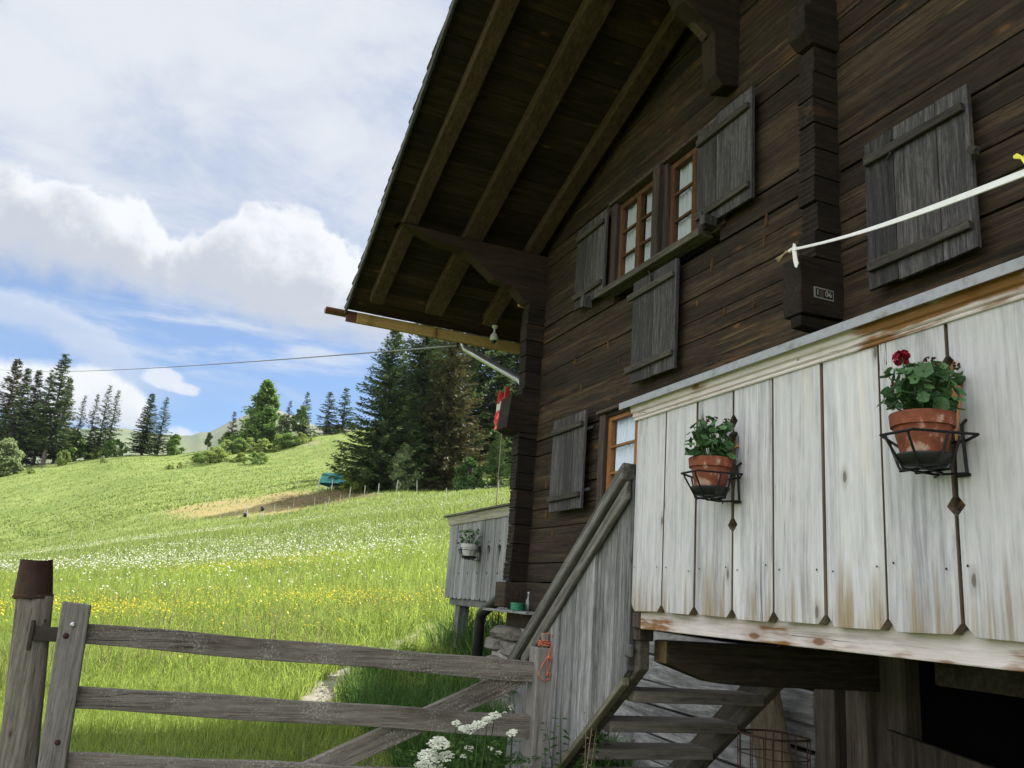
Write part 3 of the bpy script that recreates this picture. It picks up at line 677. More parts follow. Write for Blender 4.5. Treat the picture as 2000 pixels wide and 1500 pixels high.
s = shutter(-5.43, -4.82, 3.16, 3.985, nb=2, ext=.07)
mb = MB(); mb.tube([(-5.17, -.085, 3.97), (-5.16, -.11, 3.99), (-5.14, -.10, 3.95), (-5.15, -.086, 3.86)], .006, 6); mb.build('hook', M['iron'], s)
s = shutter(-3.05, -2.42, 3.158, 3.985, nb=3, label='large closed grey shutter without paint')
mb = MB(); mb.tube([(-2.86, -.07, 3.93), (-2.86, -.10, 3.90), (-2.86, -.10, 3.83), (-2.88, -.10, 3.81)], .007, 6); mb.build('hook', M['iron'], s)
mb = MB(); mb.beam((-2.42, -.09, 3.64), (-2.37, -.11, 3.60), .03, .035); mb.build('shutter_catch', M['shutter_x'], s, bevel=.003)
s = shutter(-6.74, -6.12, 2.27, 3.09, y=-.07, nb=3)
for z_ in (2.42, 2.93): mb = MB(); mb.box(-6.13, -6.01, -.075, -.055, z_-.012, z_+.012); mb.build('hinge', M['iron'], s)

# flaked and split places on the old wall
mb = WALL
for u_, z_, l_ in ((-5.93, 3.62, .07), (-4.50, 3.83, .10), (-3.93, 3.93, .09), (-3.95, 3.80, .10), (-4.66, 3.60, .05), (-4.35, 3.45, .06), (-6.4, 3.35, .06), (-6.55, 3.62, .06), (-7.0, 2.55, .07), (-6.95, 2.28, .08), (-3.62, 3.66, .07), (-3.56, 4.35, .07), (-3.70, 3.38, .06), (-4.05, 3.4, .05), (-6.95, 3.2, .06), (-5.75, 3.44, .05), (-6.8, 2.1, .06)):
    t = random.uniform(-.2, .2); x_ = t*l_
    mb.prism([(u_, z_-l_/2), (u_+.004+x_*.2, z_-l_*.2), (u_+.003+x_*.5, z_+l_*.1), (u_+x_, z_+l_/2), (u_-.002+x_*.5, z_+l_*.05), (u_-.003+x_*.2, z_-l_*.25)], 'y', -.019, .0, 1)
mb.build('gable_wall', [M['log'], wood('bare_splinter_wood', 'z', [(.07, .035, .014), (.14, .075, .03), (.22, .135, .06)], fine=40, isl=.3)], chalet, bevel=.006)

# basement
mb = MB(); z = .05
for k in range(9):
    h = [.17, .15, .19, .16, .18, .15, .17, .16, .2][k]; sl_ = -.035+.01*(k % 3)
    if z > 1.3: break
    mb.prism([(-6.9, z+.005-sl_*1.5), (-3.58, z+.004+sl_*1.5), (-3.58, min(z+h, 1.41)-.004+sl_*1.5), (-6.9, min(z+h, 1.41)-.004-sl_*1.5)], 'y', .0+random.uniform(-.012, .012), .08); z += h
mb.build('basement_wall', M['graywood_x'], chalet, bevel=.008)
mb = MB()
for a, c, y, zt in ((-3.56, -3.42, -.02, 1.41), (-3.40, -3.29, .03, 1.41), (-3.285, -3.205, -.03, 1.41), (-3.20, -3.08, .02, 1.41), (-3.07, -2.965, -.035, 1.41), (-.6, -.45, -.02, 1.41)):
    mb.box(a, c, y, y+.09, .05, zt)
mb.box(-.45, 5.3, 0, .1, .05, 1.41)
mb.build('basement_posts', M['basement'], chalet, bevel=.006)
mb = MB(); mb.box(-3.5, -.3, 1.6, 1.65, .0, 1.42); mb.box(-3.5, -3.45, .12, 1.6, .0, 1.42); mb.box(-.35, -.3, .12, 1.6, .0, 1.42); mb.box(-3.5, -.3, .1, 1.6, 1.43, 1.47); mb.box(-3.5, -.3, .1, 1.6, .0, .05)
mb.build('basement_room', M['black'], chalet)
mb = MB(); mb.beam((-3.06, -.06, 1.0), (-2.2, -.05, .90), .03, .14); mb.build('barrier_plank', M['basement'], chalet, bevel=.004)
mb = MB(); mb.beam((-3.82, -.16, 1.235), (-3.60, -.10, .25), .24, .06, up=(0, 1, 0)); mb.build('leaning_post', wood('leaning_post_wood', 'z', [(.06, .047, .03), (.13, .10, .065), (.20, .165, .11)], fine=14, patch=((.05, .035, .022), 3, .6, .85)), chalet, bevel=.02)
# foundation stones
def rock(mb, c, s, seed, n=3):
    import bmesh
    bm = bmesh.new(); bmesh.ops.create_icosphere(bm, subdivisions=n, radius=1)
    for v in bm.verts:
        p = v.co; q = Vector([math.copysign(abs(a)**.55, a) for a in p])
        q *= 1+.16*mnoise.noise(q*1.3+Vector((seed, 0, 0)))+.06*mnoise.noise(q*4+Vector((0, seed, 0)))
        v.co = Vector((q.x*s[0], q.y*s[1], q.z*s[2]))*.93
    mb.add([v.co+Vector(c) for v in bm.verts], [tuple(v.index for v in f.verts) for f in bm.faces]); bm.free()
mb = MB()
sd = 0
for (c, s_) in (((-7.42, .05, 1.21), (.34, .28, .075)), ((-7.62, .06, 1.10), (.20, .3, .075)), ((-7.25, .04, 1.08), (.26, .26, .085)), ((-7.48, .0, .86), (.30, .3, .16)), ((-7.10, .05, .84), (.24, .3, .17)), ((-7.72, .1, .88), (.15, .3, .14)),
                ((-7.60, .02, .58), (.28, .3, .16)), ((-7.2, .0, .55), (.26, .3, .15)), ((-7.5, .0, .28), (.34, .32, .16)), ((-7.1, .05, .25), (.25, .3, .15)), ((-7.60, .6, .9), (.2, .35, .3)), ((-7.6, 1.3, .9), (.2, .35, .3)), ((-7.6, .9, .4), (.25, .7, .28)), ((-7.55, 1.9, .7), (.2, .4, .5))):
    sd += 1.7; rock(mb, c, s_, sd)
mb.build('stone_foundation', M['stone'], chalet)
mb = MB(); mb.box(-7.66, -6.98, -.16, .5, .05, 1.06); mb.box(-7.55, -6.98, -.10, .5, 1.06, 1.27); mb.box(-7.4, -7.1, .5, 8.8, .0, 1.42); mb.build('foundation_mortar', M['mortar'], chalet)
mb = MB(); mb.box(-7.62, -6.62, -.30, .02, 1.40, 1.422); mb.build('shelf_plank', M['graywood_x'], chalet, bevel=.003)

# number plate on the side of the lower corbel
mb = MB(); mb.box(-3.3, -3.294, -.209, -.079, 3.174, 3.235); plate = mb.build('number_plate', M['platerim'], chalet)
mb = MB(); mb.box(-3.2942, -3.2925, -.202, -.086, 3.181, 3.228); mb.build('plate_face', M['plate'], plate)
mb = MB(); mb.box(-3.2924, -3.2915, -.176, -.150, 3.181, 3.228); mb.build('worn_patch', M['worn'], plate)
def lettering(txt, size, mat, parent, mtx, name='lettering', ext=.0008):
    c = bpy.data.curves.new(name, 'FONT'); c.body = txt; c.size = size; c.extrude = ext; c.align_x = 'CENTER'; c.align_y = 'CENTER'
    t = bpy.data.objects.new('tmp', c); COL.objects.link(t); dg = bpy.context.evaluated_depsgraph_get()
    me = bpy.data.meshes.new_from_object(t.evaluated_get(dg)); bpy.data.objects.remove(t)
    me.transform(mtx); return link(name, me, mat, parent)
lm = Matrix(((0, 0, 1, 0), (1, 0, 0, 0), (0, 1, 0, 0), (0, 0, 0, 1)))
lettering('1', .046, M['digit'], plate, Matrix.Translation((-3.2915, -.189, 3.2045)) @ lm)
lettering('06', .046, M['digit'], plate, Matrix.Translation((-3.2915, -.117, 3.2045)) @ lm)

# ------------------------------------------------------------------ balcony
SEAM = [-3.14, -2.905, -2.685, -2.461, -2.245, -2.013, -1.781, -1.546, -1.315, -1.09, -.86, -.63, -.40, -.17]
def panel_boards(mb, seams, zb, zt, y0, y1, motif, gap=.0095, chamfer=.026, sc_=1.0, wide=1.0):
    """upright boards; at the seams listed in motif their edges are cut to a diamond - teardrop - diamond slot"""
    def prof(s_):          # (z, half opening) from bottom to top
        H = zt-zb; g = gap/2*1.1
        if s_ not in motif: return [(zb+chamfer*1.15, g)]+[(zt, g)]
        o = zb
        P = [(o+chamfer*1.15, g), (o+.295*sc_, g), (o+.318*sc_, .027*sc_), (o+.342*sc_, g+.003), (o+.44*sc_, g+.004), (o+.52*sc_, .020*sc_*wide), (o+.585*sc_, .034*sc_*wide), (o+.625*sc_, .036*sc_*wide), (o+.648*sc_, .022*sc_*wide), (o+.653*sc_, g), (o+.665*sc_, g), (o+.69*sc_, .026*sc_), (o+.715*sc_, g), (zt, g)]
        return P
    for i in range(len(seams)-1):
        L_ = [(seams[i]+o, z_) for z_, o in prof(i)]; R_ = [(seams[i+1]-o, z_) for z_, o in prof(i+1)]
        poly = [(seams[i]+gap/2+chamfer, zb+random.uniform(-.004, .004)), (seams[i+1]-gap/2-chamfer, zb+random.uniform(-.004, .004))]+R_+L_[::-1]
        d = random.uniform(-.003, .003); mb.prism(poly, 'y', y0+d, y1+d)
mb = MB(); panel_boards(mb, SEAM, 1.497, 2.332, -1.352, -1.318, {3, 7, 11})
for i in range(len(SEAM)-1):
    for f in (.14, .86):
        u_ = SEAM[i]+(SEAM[i+1]-SEAM[i])*f+random.uniform(-.008, .008)
        for z_ in (1.665,): zz_ = z_+random.uniform(-.012, .012); mb.add([(u_+.0034*math.cos(a), -1.3565, zz_+.0034*math.sin(a)) for a in [k*.785 for k in range(8)]], [tuple(range(8))[::-1]], 1)
balc = mb.build('balcony', [M['board'], M['iron'], wood('brown_board_edge', 'z', [(.09, .067, .052), (.19, .145, .11), (.28, .23, .185)], fine=20)], chalet, bevel=.002)
for p_ in balc.data.polygons:
    if abs(p_.normal.y) < .3 and abs(p_.normal.x) > .5: p_.material_index = 2
mb = MB(); mb.box(-3.215, .2, -1.40, -1.24, 2.376, 2.387); mb.box(-3.215, .2, -1.404, -1.4005, 2.358, 2.389); mb.box(-3.218, -3.2155, -1.40, -1.24, 2.36, 2.387); mb.build('cap_rail', M['zinc'], balc, bevel=.003)
mb = MB(); prof = [(-1.290, 2.303), (-1.360, 2.303), (-1.363, 2.309), (-1.358, 2.314), (-1.367, 2.320), (-1.367, 2.334), (-1.376, 2.339), (-1.380, 2.352), (-1.380, 2.364), (-1.386, 2.367), (-1.386, 2.375), (-1.290, 2.375)]
mb.prism(prof, 'x', -3.155, .2); mb.build('rail_moulding', M['trim'], balc, bevel=.002)
mb = MB(); mb.box(-3.115, .2, -1.316, -1.23, 1.428, 1.515); mb.build('base_beam', M['trim'], balc, bevel=.004)
mb = MB(); mb.box(-3.215, -3.145, -1.30, -1.23, 1.38, 2.30); mb.box(-3.185, -3.12, -1.314, -1.24, 1.43, 1.49); mb.build('corner_post', M['casing'], balc, bevel=.005)
mb = MB()
for i in range(10): y = -1.228+i*.123; mb.box(-3.24, .2, y, y+.119, 1.455, 1.488)
mb.build('floor_boards', M['darkbeam'], balc)
mb = MB(); pr = [(-1.15, 1.292), (-1.15, 1.385), (.1, 1.395), (.1, 1.215), (-.75, 1.215), (-.92, 1.225), (-1.04, 1.26)]; mb.prism(pr, 'x', -3.265, -3.165)
mb.build('joist', M['darkbeam'], balc, bevel=.008)
mb = MB(); mb.box(-3.262, -3.168, -1.1535, -1.151, 1.294, 1.383); mb.build('joist_end', M['endgrain'], balc)
mb = MB(); mb.box(-2.2, .2, -.72, -.6, 1.33, 1.45); mb.box(-.9, -.8, -1.15, .1, 1.23, 1.39); mb.build('rear_joists', M['darkbeam'], balc, bevel=.006)

def align(o, ang):
    Rm = Matrix.Rotation(-ang, 4, 'Y'); o.data.transform(Rm.inverted()); o.matrix_basis = Rm; return o
# ------------------------------------------------------------------ stairs
st = MB()
def zline(u, z0=1.287): return z0+.775*(u+3.174)
st.prism([(-4.65, zline(-4.65)-.03), (-3.165, zline(-3.165)-.03), (-3.165, zline(-3.165)+.16), (-4.65, zline(-4.65)+.16)], 'y', -1.285, -1.235)
stairs = st.build('staircase', M['tread_x'], chalet, bevel=.006)
mb = MB(); mb.prism([(-4.75, zline(-4.75)-.03-.02), (-3.18, zline(-3.18)-.05), (-3.18, zline(-3.18)+.13), (-4.75, zline(-4.75)+.12)], 'y', -.55, -.50); align(mb.build('stringer', M['tread_x'], stairs, bevel=.006), math.atan(.775))
for k in range(8):
    mb = MB(); u_ = -3.36-.191*k; z_ = 1.148-.148*k; mb.box(u_-.10, u_+.08, -1.234, -.552, z_-.026, z_+.022); mb.build('tread', M['tread'], stairs, bevel=.005)
mb = MB()
seams = [-3.205, -3.345, -3.52, -3.70, -3.86, -4.02, -4.20, -4.36]
for a, c in zip(seams[:-1], seams[1:]):
    c += .009; j = random.uniform(-.008, .008)
    mb.prism([(c, zline(c)-.02), (a, zline(a)-.02+(.015 if a > -3.3 else 0)), (a, 2.05+.80*(a+3.22)), (c, 2.05+.80*(c+3.22))], 'y', -1.318+j, -1.29+j)
mb.build('side_panel', M['graywood'], stairs, bevel=.003)
mb = MB(); mb.prism([(-4.36, zline(-4.36)-.045), (-3.235, zline(-3.235)-.045), (-3.235, zline(-3.235)-.012), (-4.36, zline(-4.36)-.012)], 'y', -1.322, -1.287); align(mb.build('edge_strip', wood('mossy_edge_wood', 'x', [(.05, .045, .03), (.14, .125, .085), (.25, .23, .17)], fine=18, patch=((.06, .04, .025), 5, .55, .75)), stairs, bevel=.004), math.atan(.775))
def hr(u): return 2.117+.798*(u+3.232)
mb = MB(); mb.prism([(-4.50, hr(-4.50)-.075), (-3.215, hr(-3.215)-.075), (-3.215, hr(-3.215)), (-4.50, hr(-4.50))], 'y', -1.375, -1.29)
mb.prism([(-4.25, hr(-4.25)-.15), (-3.215, hr(-3.215)-.16), (-3.215, hr(-3.215)-.078), (-4.25, hr(-4.25)-.078)], 'y', -1.35, -1.32)
align(mb.build('handrail', M['rail'], stairs, bevel=.01), math.atan(.798))
mb = MB(); mb.box(-4.47, -4.37, -1.30, -1.21, .1, 1.10); mb.build('newel_post', M['graywood'], stairs, bevel=.006)
mb = MB(); mb.box(-3.235, -3.185, -1.322, -1.30, 1.31, 1.36); mb.build('panel_foot', M['graywood'], stairs, bevel=.006)

# side balcony beyond the corner
sb = MB(); seams = [-10.62+i*.162 for i in range(15)]
panel_boards(sb, seams, 1.48, 2.44, .30, .325, {3, 5, 7, 9, 11, 13}, gap=.008, chamfer=.02, sc_=.95, wide=1.55)
side = sb.build('side_balcony', wood('silver_board_wood', 'z', [(.07, .07, .075), (.20, .20, .205), (.33, .33, .33)], fine=20, along=.8, isl=.12, bstr=.3, crack=.8, knots=((.09, .08, .07), 3, .04)), chalet, bevel=.002)
mb = MB(); mb.box(-10.72, -7.5, .22, .36, 2.502, 2.525); mb.build('cap_rail', M['rail'], side, bevel=.003)
mb = MB(); mb.prism([(.30, 2.40), (.285, 2.40), (.27, 2.45), (.25, 2.50), (.36, 2.50), (.36, 2.40)], 'x', -10.66, -7.5); mb.build('rail_moulding', wood('dull_rail_wood', 'x', [(.16, .15, .12), (.30, .285, .23), (.42, .40, .33)], fine=20), side)
mb = MB(); mb.box(-10.48, -7.5, .328, .42, 1.40, 1.50); mb.build('base_beam', M['graywood'], side, bevel=.004)
mb = MB(); mb.box(-10.30, -10.14, .35, .48, .1, 1.40); mb.build('support_post', M['graywood'], side, bevel=.006)
mb = MB(); mb.box(-10.62, -7.5, .33, 4.5, 1.50, 1.53); mb.box(-10.62, -10.59, .33, 4.5, 1.53, 2.5); mb.box(-10.30, -10.16, 4.2, 4.35, .1, 1.5); mb.box(-10.58, -7.5, 1.3, 1.33, 1.53, 3.0); mb.box(-10.58, -7.5, .34, .36, 1.53, 1.60); mb.build('boarding_and_dark_back', M['darkbeam'], side)  # includes an added dark inner wall that makes the cut-out slots read unlit

# ------------------------------------------------------------------ plants helper
def leaf_disc(V, F, c, n, r, lobes=6, k=11, cup=.25):
    """a lobed round leaf: fan of triangles"""
    n = Vector(n).normalized(); a = n.orthogonal().normalized(); b = n.cross(a); ph = random.random()*6.3
    i0 = len(V); V.append(Vector(c)-n*r*cup)
    for i in range(k):
        t = 2*math.pi*i/k+ph; rr = r*(1+.16*math.cos(lobes*(t-ph)))*random.uniform(.88, 1.08)
        V.append(Vector(c)+a*math.cos(t)*rr+b*math.sin(t)*rr+n*random.uniform(-.12, .12)*r)
    F += [(i0, i0+1+i, i0+1+(i+1) % k) for i in range(k)]
def kites(P, Dr, Nn, L, Wd, bend=0):
    """arrays -> kite shaped leaves: base, side, tip, side"""
    P, Dr, Nn = np.asarray(P), np.asarray(Dr), np.asarray(Nn); n = len(P)
    Sd = np.cross(Dr, Nn); Sd /= np.linalg.norm(Sd, axis=1)[:, None]+1e-9; L = np.broadcast_to(L, (n,))[:, None]; Wd = np.broadcast_to(Wd, (n,))[:, None]
    mid = P+Dr*L*.45
    tip = P+Dr*L; tip[:, 2] -= (bend*L)[:, 0] if np.ndim(bend*L) else 0
    V = np.stack([P, mid+Sd*Wd/2, tip, mid-Sd*Wd/2], 1).reshape(-1, 3)
    return V, np.arange(4*n).reshape(n, 4)

def geranium(parent, h, r, z0, nleaf, flower, seed):
    random.seed(seed); V, F = [], []; stm = MB(); heads = []
    for i in range(nleaf):
        a = random.random()*6.283; q = math.sqrt(random.random()); rr = r*q
        z = z0+h*random.uniform(.06, 1.0)*(1-.30*q*q)+.008
        c = Vector((rr*math.cos(a), rr*math.sin(a), z)); n = Vector((math.cos(a)*.7*q, math.sin(a)*.7*q, 1))+Vector([random.uniform(-1, 1) for _ in range(3)])
        leaf_disc(V, F, c, n, random.uniform(.010, .024)); 
        if i % 2 == 0: stm.tube([(rr*.25*math.cos(a), rr*.25*math.sin(a), z0-.01), (rr*.6*math.cos(a), rr*.6*math.sin(a), z0+(z-z0)*.6), tuple(c)], .0017, 5)
    k = MB(); k.add(V, F); pl = k.build('foliage', M['geranium'], parent)
    stm.build('stems', M['weed'], parent)
    for (fx, fy, fz, kind) in flower:
        fm = MB(); Vp, Fp = [], []
        c0 = Vector((fx, fy, z0+fz)); fm.tube([(fx*.3, fy*.3, z0), (fx*.8, fy*.8, z0+fz*.6), tuple(c0)], .0018, 5)
        fm.build('flower_stalk', M['weed'], parent)
        for j in range(26 if kind == 2 else 10 if kind == 1 else 7):
            d = Vector((random.gauss(0, 1), random.gauss(0, 1), random.gauss(.4, .8))).normalized()
            if kind == 2:
                leaf_disc(Vp, Fp, c0+d*random.uniform(.012, .026), d+Vector((0, 0, .4)), random.uniform(.007, .013), 2, 6)
            elif kind == 1: leaf_disc(Vp, Fp, c0+d*random.uniform(.004, .012), d, random.uniform(.005, .008), 2, 6)
            else:
                p = c0+d*.013; leaf_disc(Vp, Fp, p, d, .0045, 1, 6, 1.5)
        km = MB(); km.add(Vp, Fp); km.build('flower' if kind else 'buds', M['petal'] if kind else M['bud'], parent)

def pot_and_holder(u, w_, z, R_, H, potmat, names, flowers, nleaf, seed, s=1.0, fh=.13, fr=.12):
    pl, pc, hl = names
    t = thing('potted_geranium', pl, 'potted plant', W(u, w_, z), HROT)
    m_ = MB(); r0 = R_*.68
    m_.lathe([(0, .012), (r0, .012), (r0+.002, .02), (R_*.93, H*.74), (R_*.93, H*.745), (R_*1.03, H*.75), (R_*1.06, H*.985), (R_*1.045, H), (R_*.98, H), (R_*.93, H*.93), (0, H*.92)], n=40)
    m_.build('pot', potmat, t, smooth=True).modifiers.new('es', 'EDGE_SPLIT')
    m_ = MB(); m_.lathe([(0, .0), (r0*1.02, .0), (R_*.94, .024), (R_*.94, .028), (R_*.88, .026), (r0*.98, .006), (0, .006)], n=40); m_.build('saucer', M['saucer'], t, smooth=True)
    m_ = MB(); m_.lathe([(0, H*.95), (R_*.96, H*.935)], n=24); m_.build('soil', M['soil'], t)
    geranium(t, fh, fr, H*.94, nleaf, flowers, seed)
    h = thing('wire_pot_holder', hl, 'pot holder', W(u, w_, z-.008), HROT)
    m_ = MB(); a = R_*1.26; yb = -1.36-w_ if abs(w_) > .5 else .295-w_; zr = H*.60; wr = .0038
    # rim: a hexagonal hoop with pointed ends
    rim = [(-a*1.28, yb*.55, zr), (-a*.55, -a*.95, zr+.004), (a*.55, -a*.95, zr+.004), (a*1.28, yb*.55, zr), (a*.6, yb, zr), (-a*.6, yb, zr)]
    for i in range(6): m_.tube([rim[i], rim[(i+1) % 6]], wr, 6)
    m_.build('rim', M['iron'], h)
    m_ = MB()
    for (tx, ty), (bx_, by_) in (((-a*.95, -a*.2), (-a*.68, -a*.2)), ((-a*.85, a*.35), (-a*.6, a*.3)), ((-a*.38, -a*.95), (-a*.28, -a*.55)), ((a*.38, -a*.95), (a*.28, -a*.55)), ((a*.95, -a*.2), (a*.7, -a*.2)), ((a*.85, a*.35), (a*.62, a*.3))):
        m_.tube([(tx, ty, zr), (tx*.9+bx_*.1, ty*.9+by_*.1, zr*.85), (bx_, by_, .012), (bx_*.9, by_*.9, .0)], wr*.9, 6)
    for pts in ([(-a*.65, -a*.2, 0), (a*.65, -a*.2, 0)], [(-a*.56, a*.3, 0), (a*.58, a*.3, 0)], [(-a*.27, -a*.52, 0), (-a*.1, a*.5, -.006), (a*.55, yb, -.004)], [(a*.27, -a*.52, 0), (a*.2, a*.4, -.006), (-a*.5, yb, -.004)]): m_.tube(pts, wr*.9, 6)
    m_.build('basket_wires', M['iron'], h)
    m_ = MB(); m_.tube([(a*.52, yb+.002, -.01), (a*.52, yb-.004, H*.6), (a*.53, yb-.008, H*.9), (a*.55, yb+.004, H*1.0), (a*.58, yb+.03, H*.97)], wr*1.1, 6); m_.box(a*.2, a*.62, yb-.002, yb+.004, -.012, -.004); m_.build('hanger', M['iron'], h)
pot_and_holder(-2.462, -1.447, 1.907, .072, .130, M['terra'], ('smaller geranium with few red buds in a terracotta pot, hung nearer the stairs', 0, 'black wire holder carrying the pot near the stair end of the balcony'),
               [(-.03, .0, .15, 1), (.0, -.02, .15, 0), (.025, 0, .145, 0), (.065, .02, .135, 0), (-.07, .0, .14, 0)], 95, 3, fh=.15, fr=.082)
pot_and_holder(-1.553, -1.447, 1.905, .0745, .133, M['terra'], ('larger geranium with a dark red bloom in a terracotta pot on the bleached boards', 0, 'black wire holder carrying the pot with the red bloom'),
               [(-.045, -.01, .172, 2), (.045, .0, .14, 0), (.105, .0, .115, 0), (-.10, .02, .11, 1), (.03, 0, .145, 0)], 130, 11, fh=.145, fr=.098)
pot_and_holder(-9.47, .18, 1.945, .10, .165, M['whitepot'], ('leafy plant in a white pot on the far silver-grey balcony', 0, 'black wire holder with the white pot on the far balcony'),
               [(-.16, 0, .15, 0)], 70, 21, fh=.20, fr=.17)
random.seed(99)

# security camera under the eaves
t = thing('security_camera', 'pale green dome camera hanging under the eaves beside the corner', 'security camera', W(-8.33, -.15, 4.30), HROT)
m_ = MB(); m_.lathe([(0, .135), (.032, .135), (.032, .115), (.02, .108), (.012, .10), (.012, .06), (.02, .052), (.036, .03), (.046, .0), (.046, -.03), (.042, -.036), (.0, -.036)], n=24); m_.build('housing', M['plastic'], t, smooth=True).modifiers.new('es', 'EDGE_SPLIT')
m_ = MB(); m_.lathe([(.039, -.034), (.037, -.05), (.029, -.064), (.015, -.073), (0, -.076)], n=24); m_.build('lens_dome', M['dome'], t, smooth=True)

# flag
t = thing('flag', 'faded red and white flag drooping by the log corner', 'flag', W(-8.72, .18, 2.5), HROT)
m_ = MB(); m_.tube([(0, 0, 0), (.0, 0, 1.38)], .006, 8); m_.build('flagpole', M['rope'], t)
m_ = MB(); nu, nv = 10, 14; V = []; mi = []
for i in range(nu+1):
    for j in range(nv+1):
        a, q = i/nu, j/nv
        x = -.01-a*(.02+.42*q); V.append((x*.8, .05*math.sin(a*7+q*2)+.02*math.sin(a*15), 1.38-q*.36-a*.10+.02*math.sin(a*9)))
F = [(i*(nv+1)+j, (i+1)*(nv+1)+j, (i+1)*(nv+1)+j+1, i*(nv+1)+j+1) for i in range(nu) for j in range(nv)]
m_.add(V, F); m_.mi = [1 if nv*.34 < j < nv*.66 else 0 for i in range(nu) for j in range(nv)]
o = m_.build('cloth', [M['flag_red'], M['flag_white']], t, smooth=True)

# tub and bottle on the shelf
t = thing('plastic_tub', 'round green plastic tub on the shelf at the house corner', 'tub', W(-7.10, -.17, 1.423), HROT)
m_ = MB(); m_.lathe([(0, 0), (.056, 0), (.061, .004), (.062, .062), (.058, .066), (.054, .064), (.052, .01), (0, .008)], n=28); m_.build('tub', M['green'], t, smooth=True).modifiers.new('es', 'EDGE_SPLIT')
m_ = MB(); m_.lathe([(.058, .05), (.065, .05), (.065, .062), (.058, .062)], n=28); m_.build('rim', M['green'], t)
t = thing('bottle', 'small clear bottle with a cap behind the green tub', 'bottle', W(-7.12, -.06, 1.423), HROT)
m_ = MB(); m_.lathe([(0, 0), (.022, 0), (.024, .01), (.024, .09), (.010, .12), (.009, .15), (0, .15)], n=18); m_.build('glass_body', M['bottle'], t, smooth=True)
m_ = MB(); m_.lathe([(0, .15), (.011, .15), (.011, .168), (0, .168)], n=14); m_.build('cap', M['whitepot'], t)

# white webbing line tied to the corbel
A = W(-3.36, -.29, 3.452); B = Vector(at(2000, 322, 1.5)); B2 = A+(B-A)*1.25
t = thing('webbing_line', 'white webbing strap stretched from the corbel across the big shutter', 'strap', A)
def ribbon(pts, wd, nrm, th=.0015):
    m_ = MB(); V = []
    for i, p in enumerate(pts):
        p = Vector(p); d = (Vector(pts[min(i+1, len(pts)-1)])-Vector(pts[max(i-1, 0)])).normalized(); s_ = d.cross(Vector(nrm[i] if isinstance(nrm, list) else nrm)).normalized(); n_ = s_.cross(d)
        V += [p-s_*wd/2-n_*th, p+s_*wd/2-n_*th, p+s_*wd/2+n_*th, p-s_*wd/2+n_*th]
    F = [(4*i+k, 4*i+(k+1) % 4, 4*i+4+(k+1) % 4, 4*i+4+k) for i in range(len(pts)-1) for k in range(4)]
    m_.add(V, F+[(0, 1, 2, 3), tuple(range(4*len(pts)-4, 4*len(pts)))]); return m_
n = 14; L_ = B2-A; toC = -Vector(ND)
rb = ribbon([tuple(L_*(i/n)-Vector((0, 0, .03*math.sin(math.pi*i/n)))) for i in range(n+1)], .019, [tuple(toC*.9+Vector((0, 0, .35+.2*math.sin(i*.5)))) for i in range(n+1)]); rb.build('strap', M['strap'], t)
ud, zz_ = Vector(UD), Vector((0, 0, 1))
rb = ribbon([tuple(ud*a-Vector(ND)*b_+zz_*c) for a, b_, c in ((0, .0, .004), (.02, .02, .008), (.045, .035, -.008), (.055, .04, -.05), (.06, .04, -.09), (.075, .045, -.125), (.09, .05, -.135))], .03, tuple(toC)); rb.build('tail', M['strap'], t)
m_ = MB(); 
for q in range(3): m_.tube([tuple(-ud*(.13-.01*q)-zz_*(.012+.012*q)-Vector(ND)*.01), tuple(-ud*.05+zz_*(.004*q-.004)-Vector(ND)*.01), (0, 0, 0)], .004, 6)
m_.build('knot_ends', M['rope'], t); m_ = MB(); m_.tube([tuple(-ud*.03), tuple(ud*.02+zz_*.004)], .011, 8); m_.build('knot', M['strap'], t)
t = thing('clothes_peg', 'yellow plastic peg clipped on the webbing strap', 'clothes peg', A+(B-A)*1.0+Vector((0, 0, .012)), HROT); t.scale = (.55, .55, .55)
m_ = MB(); m_.prism([(-.035, .03), (-.02, .034), (.0, .012), (.012, -.02), (.004, -.022), (-.008, .006), (-.035, .02)], 'y', -.006, .006); m_.build('jaw', M['yellow'], t, bevel=.001)
m_ = MB(); m_.prism([(.004, .012), (.03, .028), (.034, .022), (.014, .004), (.014, -.02), (.006, -.02)], 'y', -.006, .006); m_.build('jaw', M['yellow'], t, bevel=.001)

# wire basket under the balcony
t = thing('wire_basket', 'rusty tall wire mesh basket standing under the balcony', 'basket', W(-2.86, -.85, .10), HROT)
m_ = MB(); bw, bd, bh = .13, .11, .965
def ringp(z, s=1, nn=16): return [(bw*s*math.copysign(abs(math.cos(a))**.6, math.cos(a)), bd*s*math.copysign(abs(math.sin(a))**.6, math.sin(a)), z) for a in [2*math.pi*i/nn for i in range(nn+1)]]
for i in range(16):
    p0, p1 = ringp(.0, .9)[i], ringp(bh)[i]; m_.tube([p0, p1], .0022, 5)
m_.build('uprights', M['rustwire'], t)
m_ = MB()
for k in range(14): m_.tube(ringp(.02+k*.0727, .9+.1*k/13), .0022 if k < 13 else .0045, 5, caps=False)
m_.build('hoops', M['rustwire'], t)

# power line
A = W(-8.87, -.39, 4.30); Bp = at(-60, 712, 62)
t = thing('power_cable', 'thin grey overhead cable running from the fascia to the left', 'cable', A)
n = 40; m_ = MB(); m_.tube([tuple((Bp-A)*(i/n)**1.6-Vector((0, 0, 1.7*(i/n)**1.6*(1-(i/n)**1.6)))) for i in range(n+1)], .0085, 6); m_.build('cable', M['cable'], t)
m_ = MB(); m_.tube([(0, 0, 0), (.0, .0, .02), (.02, .0, .05)], .008, 6); m_.lathe([(0, -.03), (.016, -.03), (.018, -.005), (.008, 0), (0, 0)], n=10); m_.build('insulator', M['iron'], t)

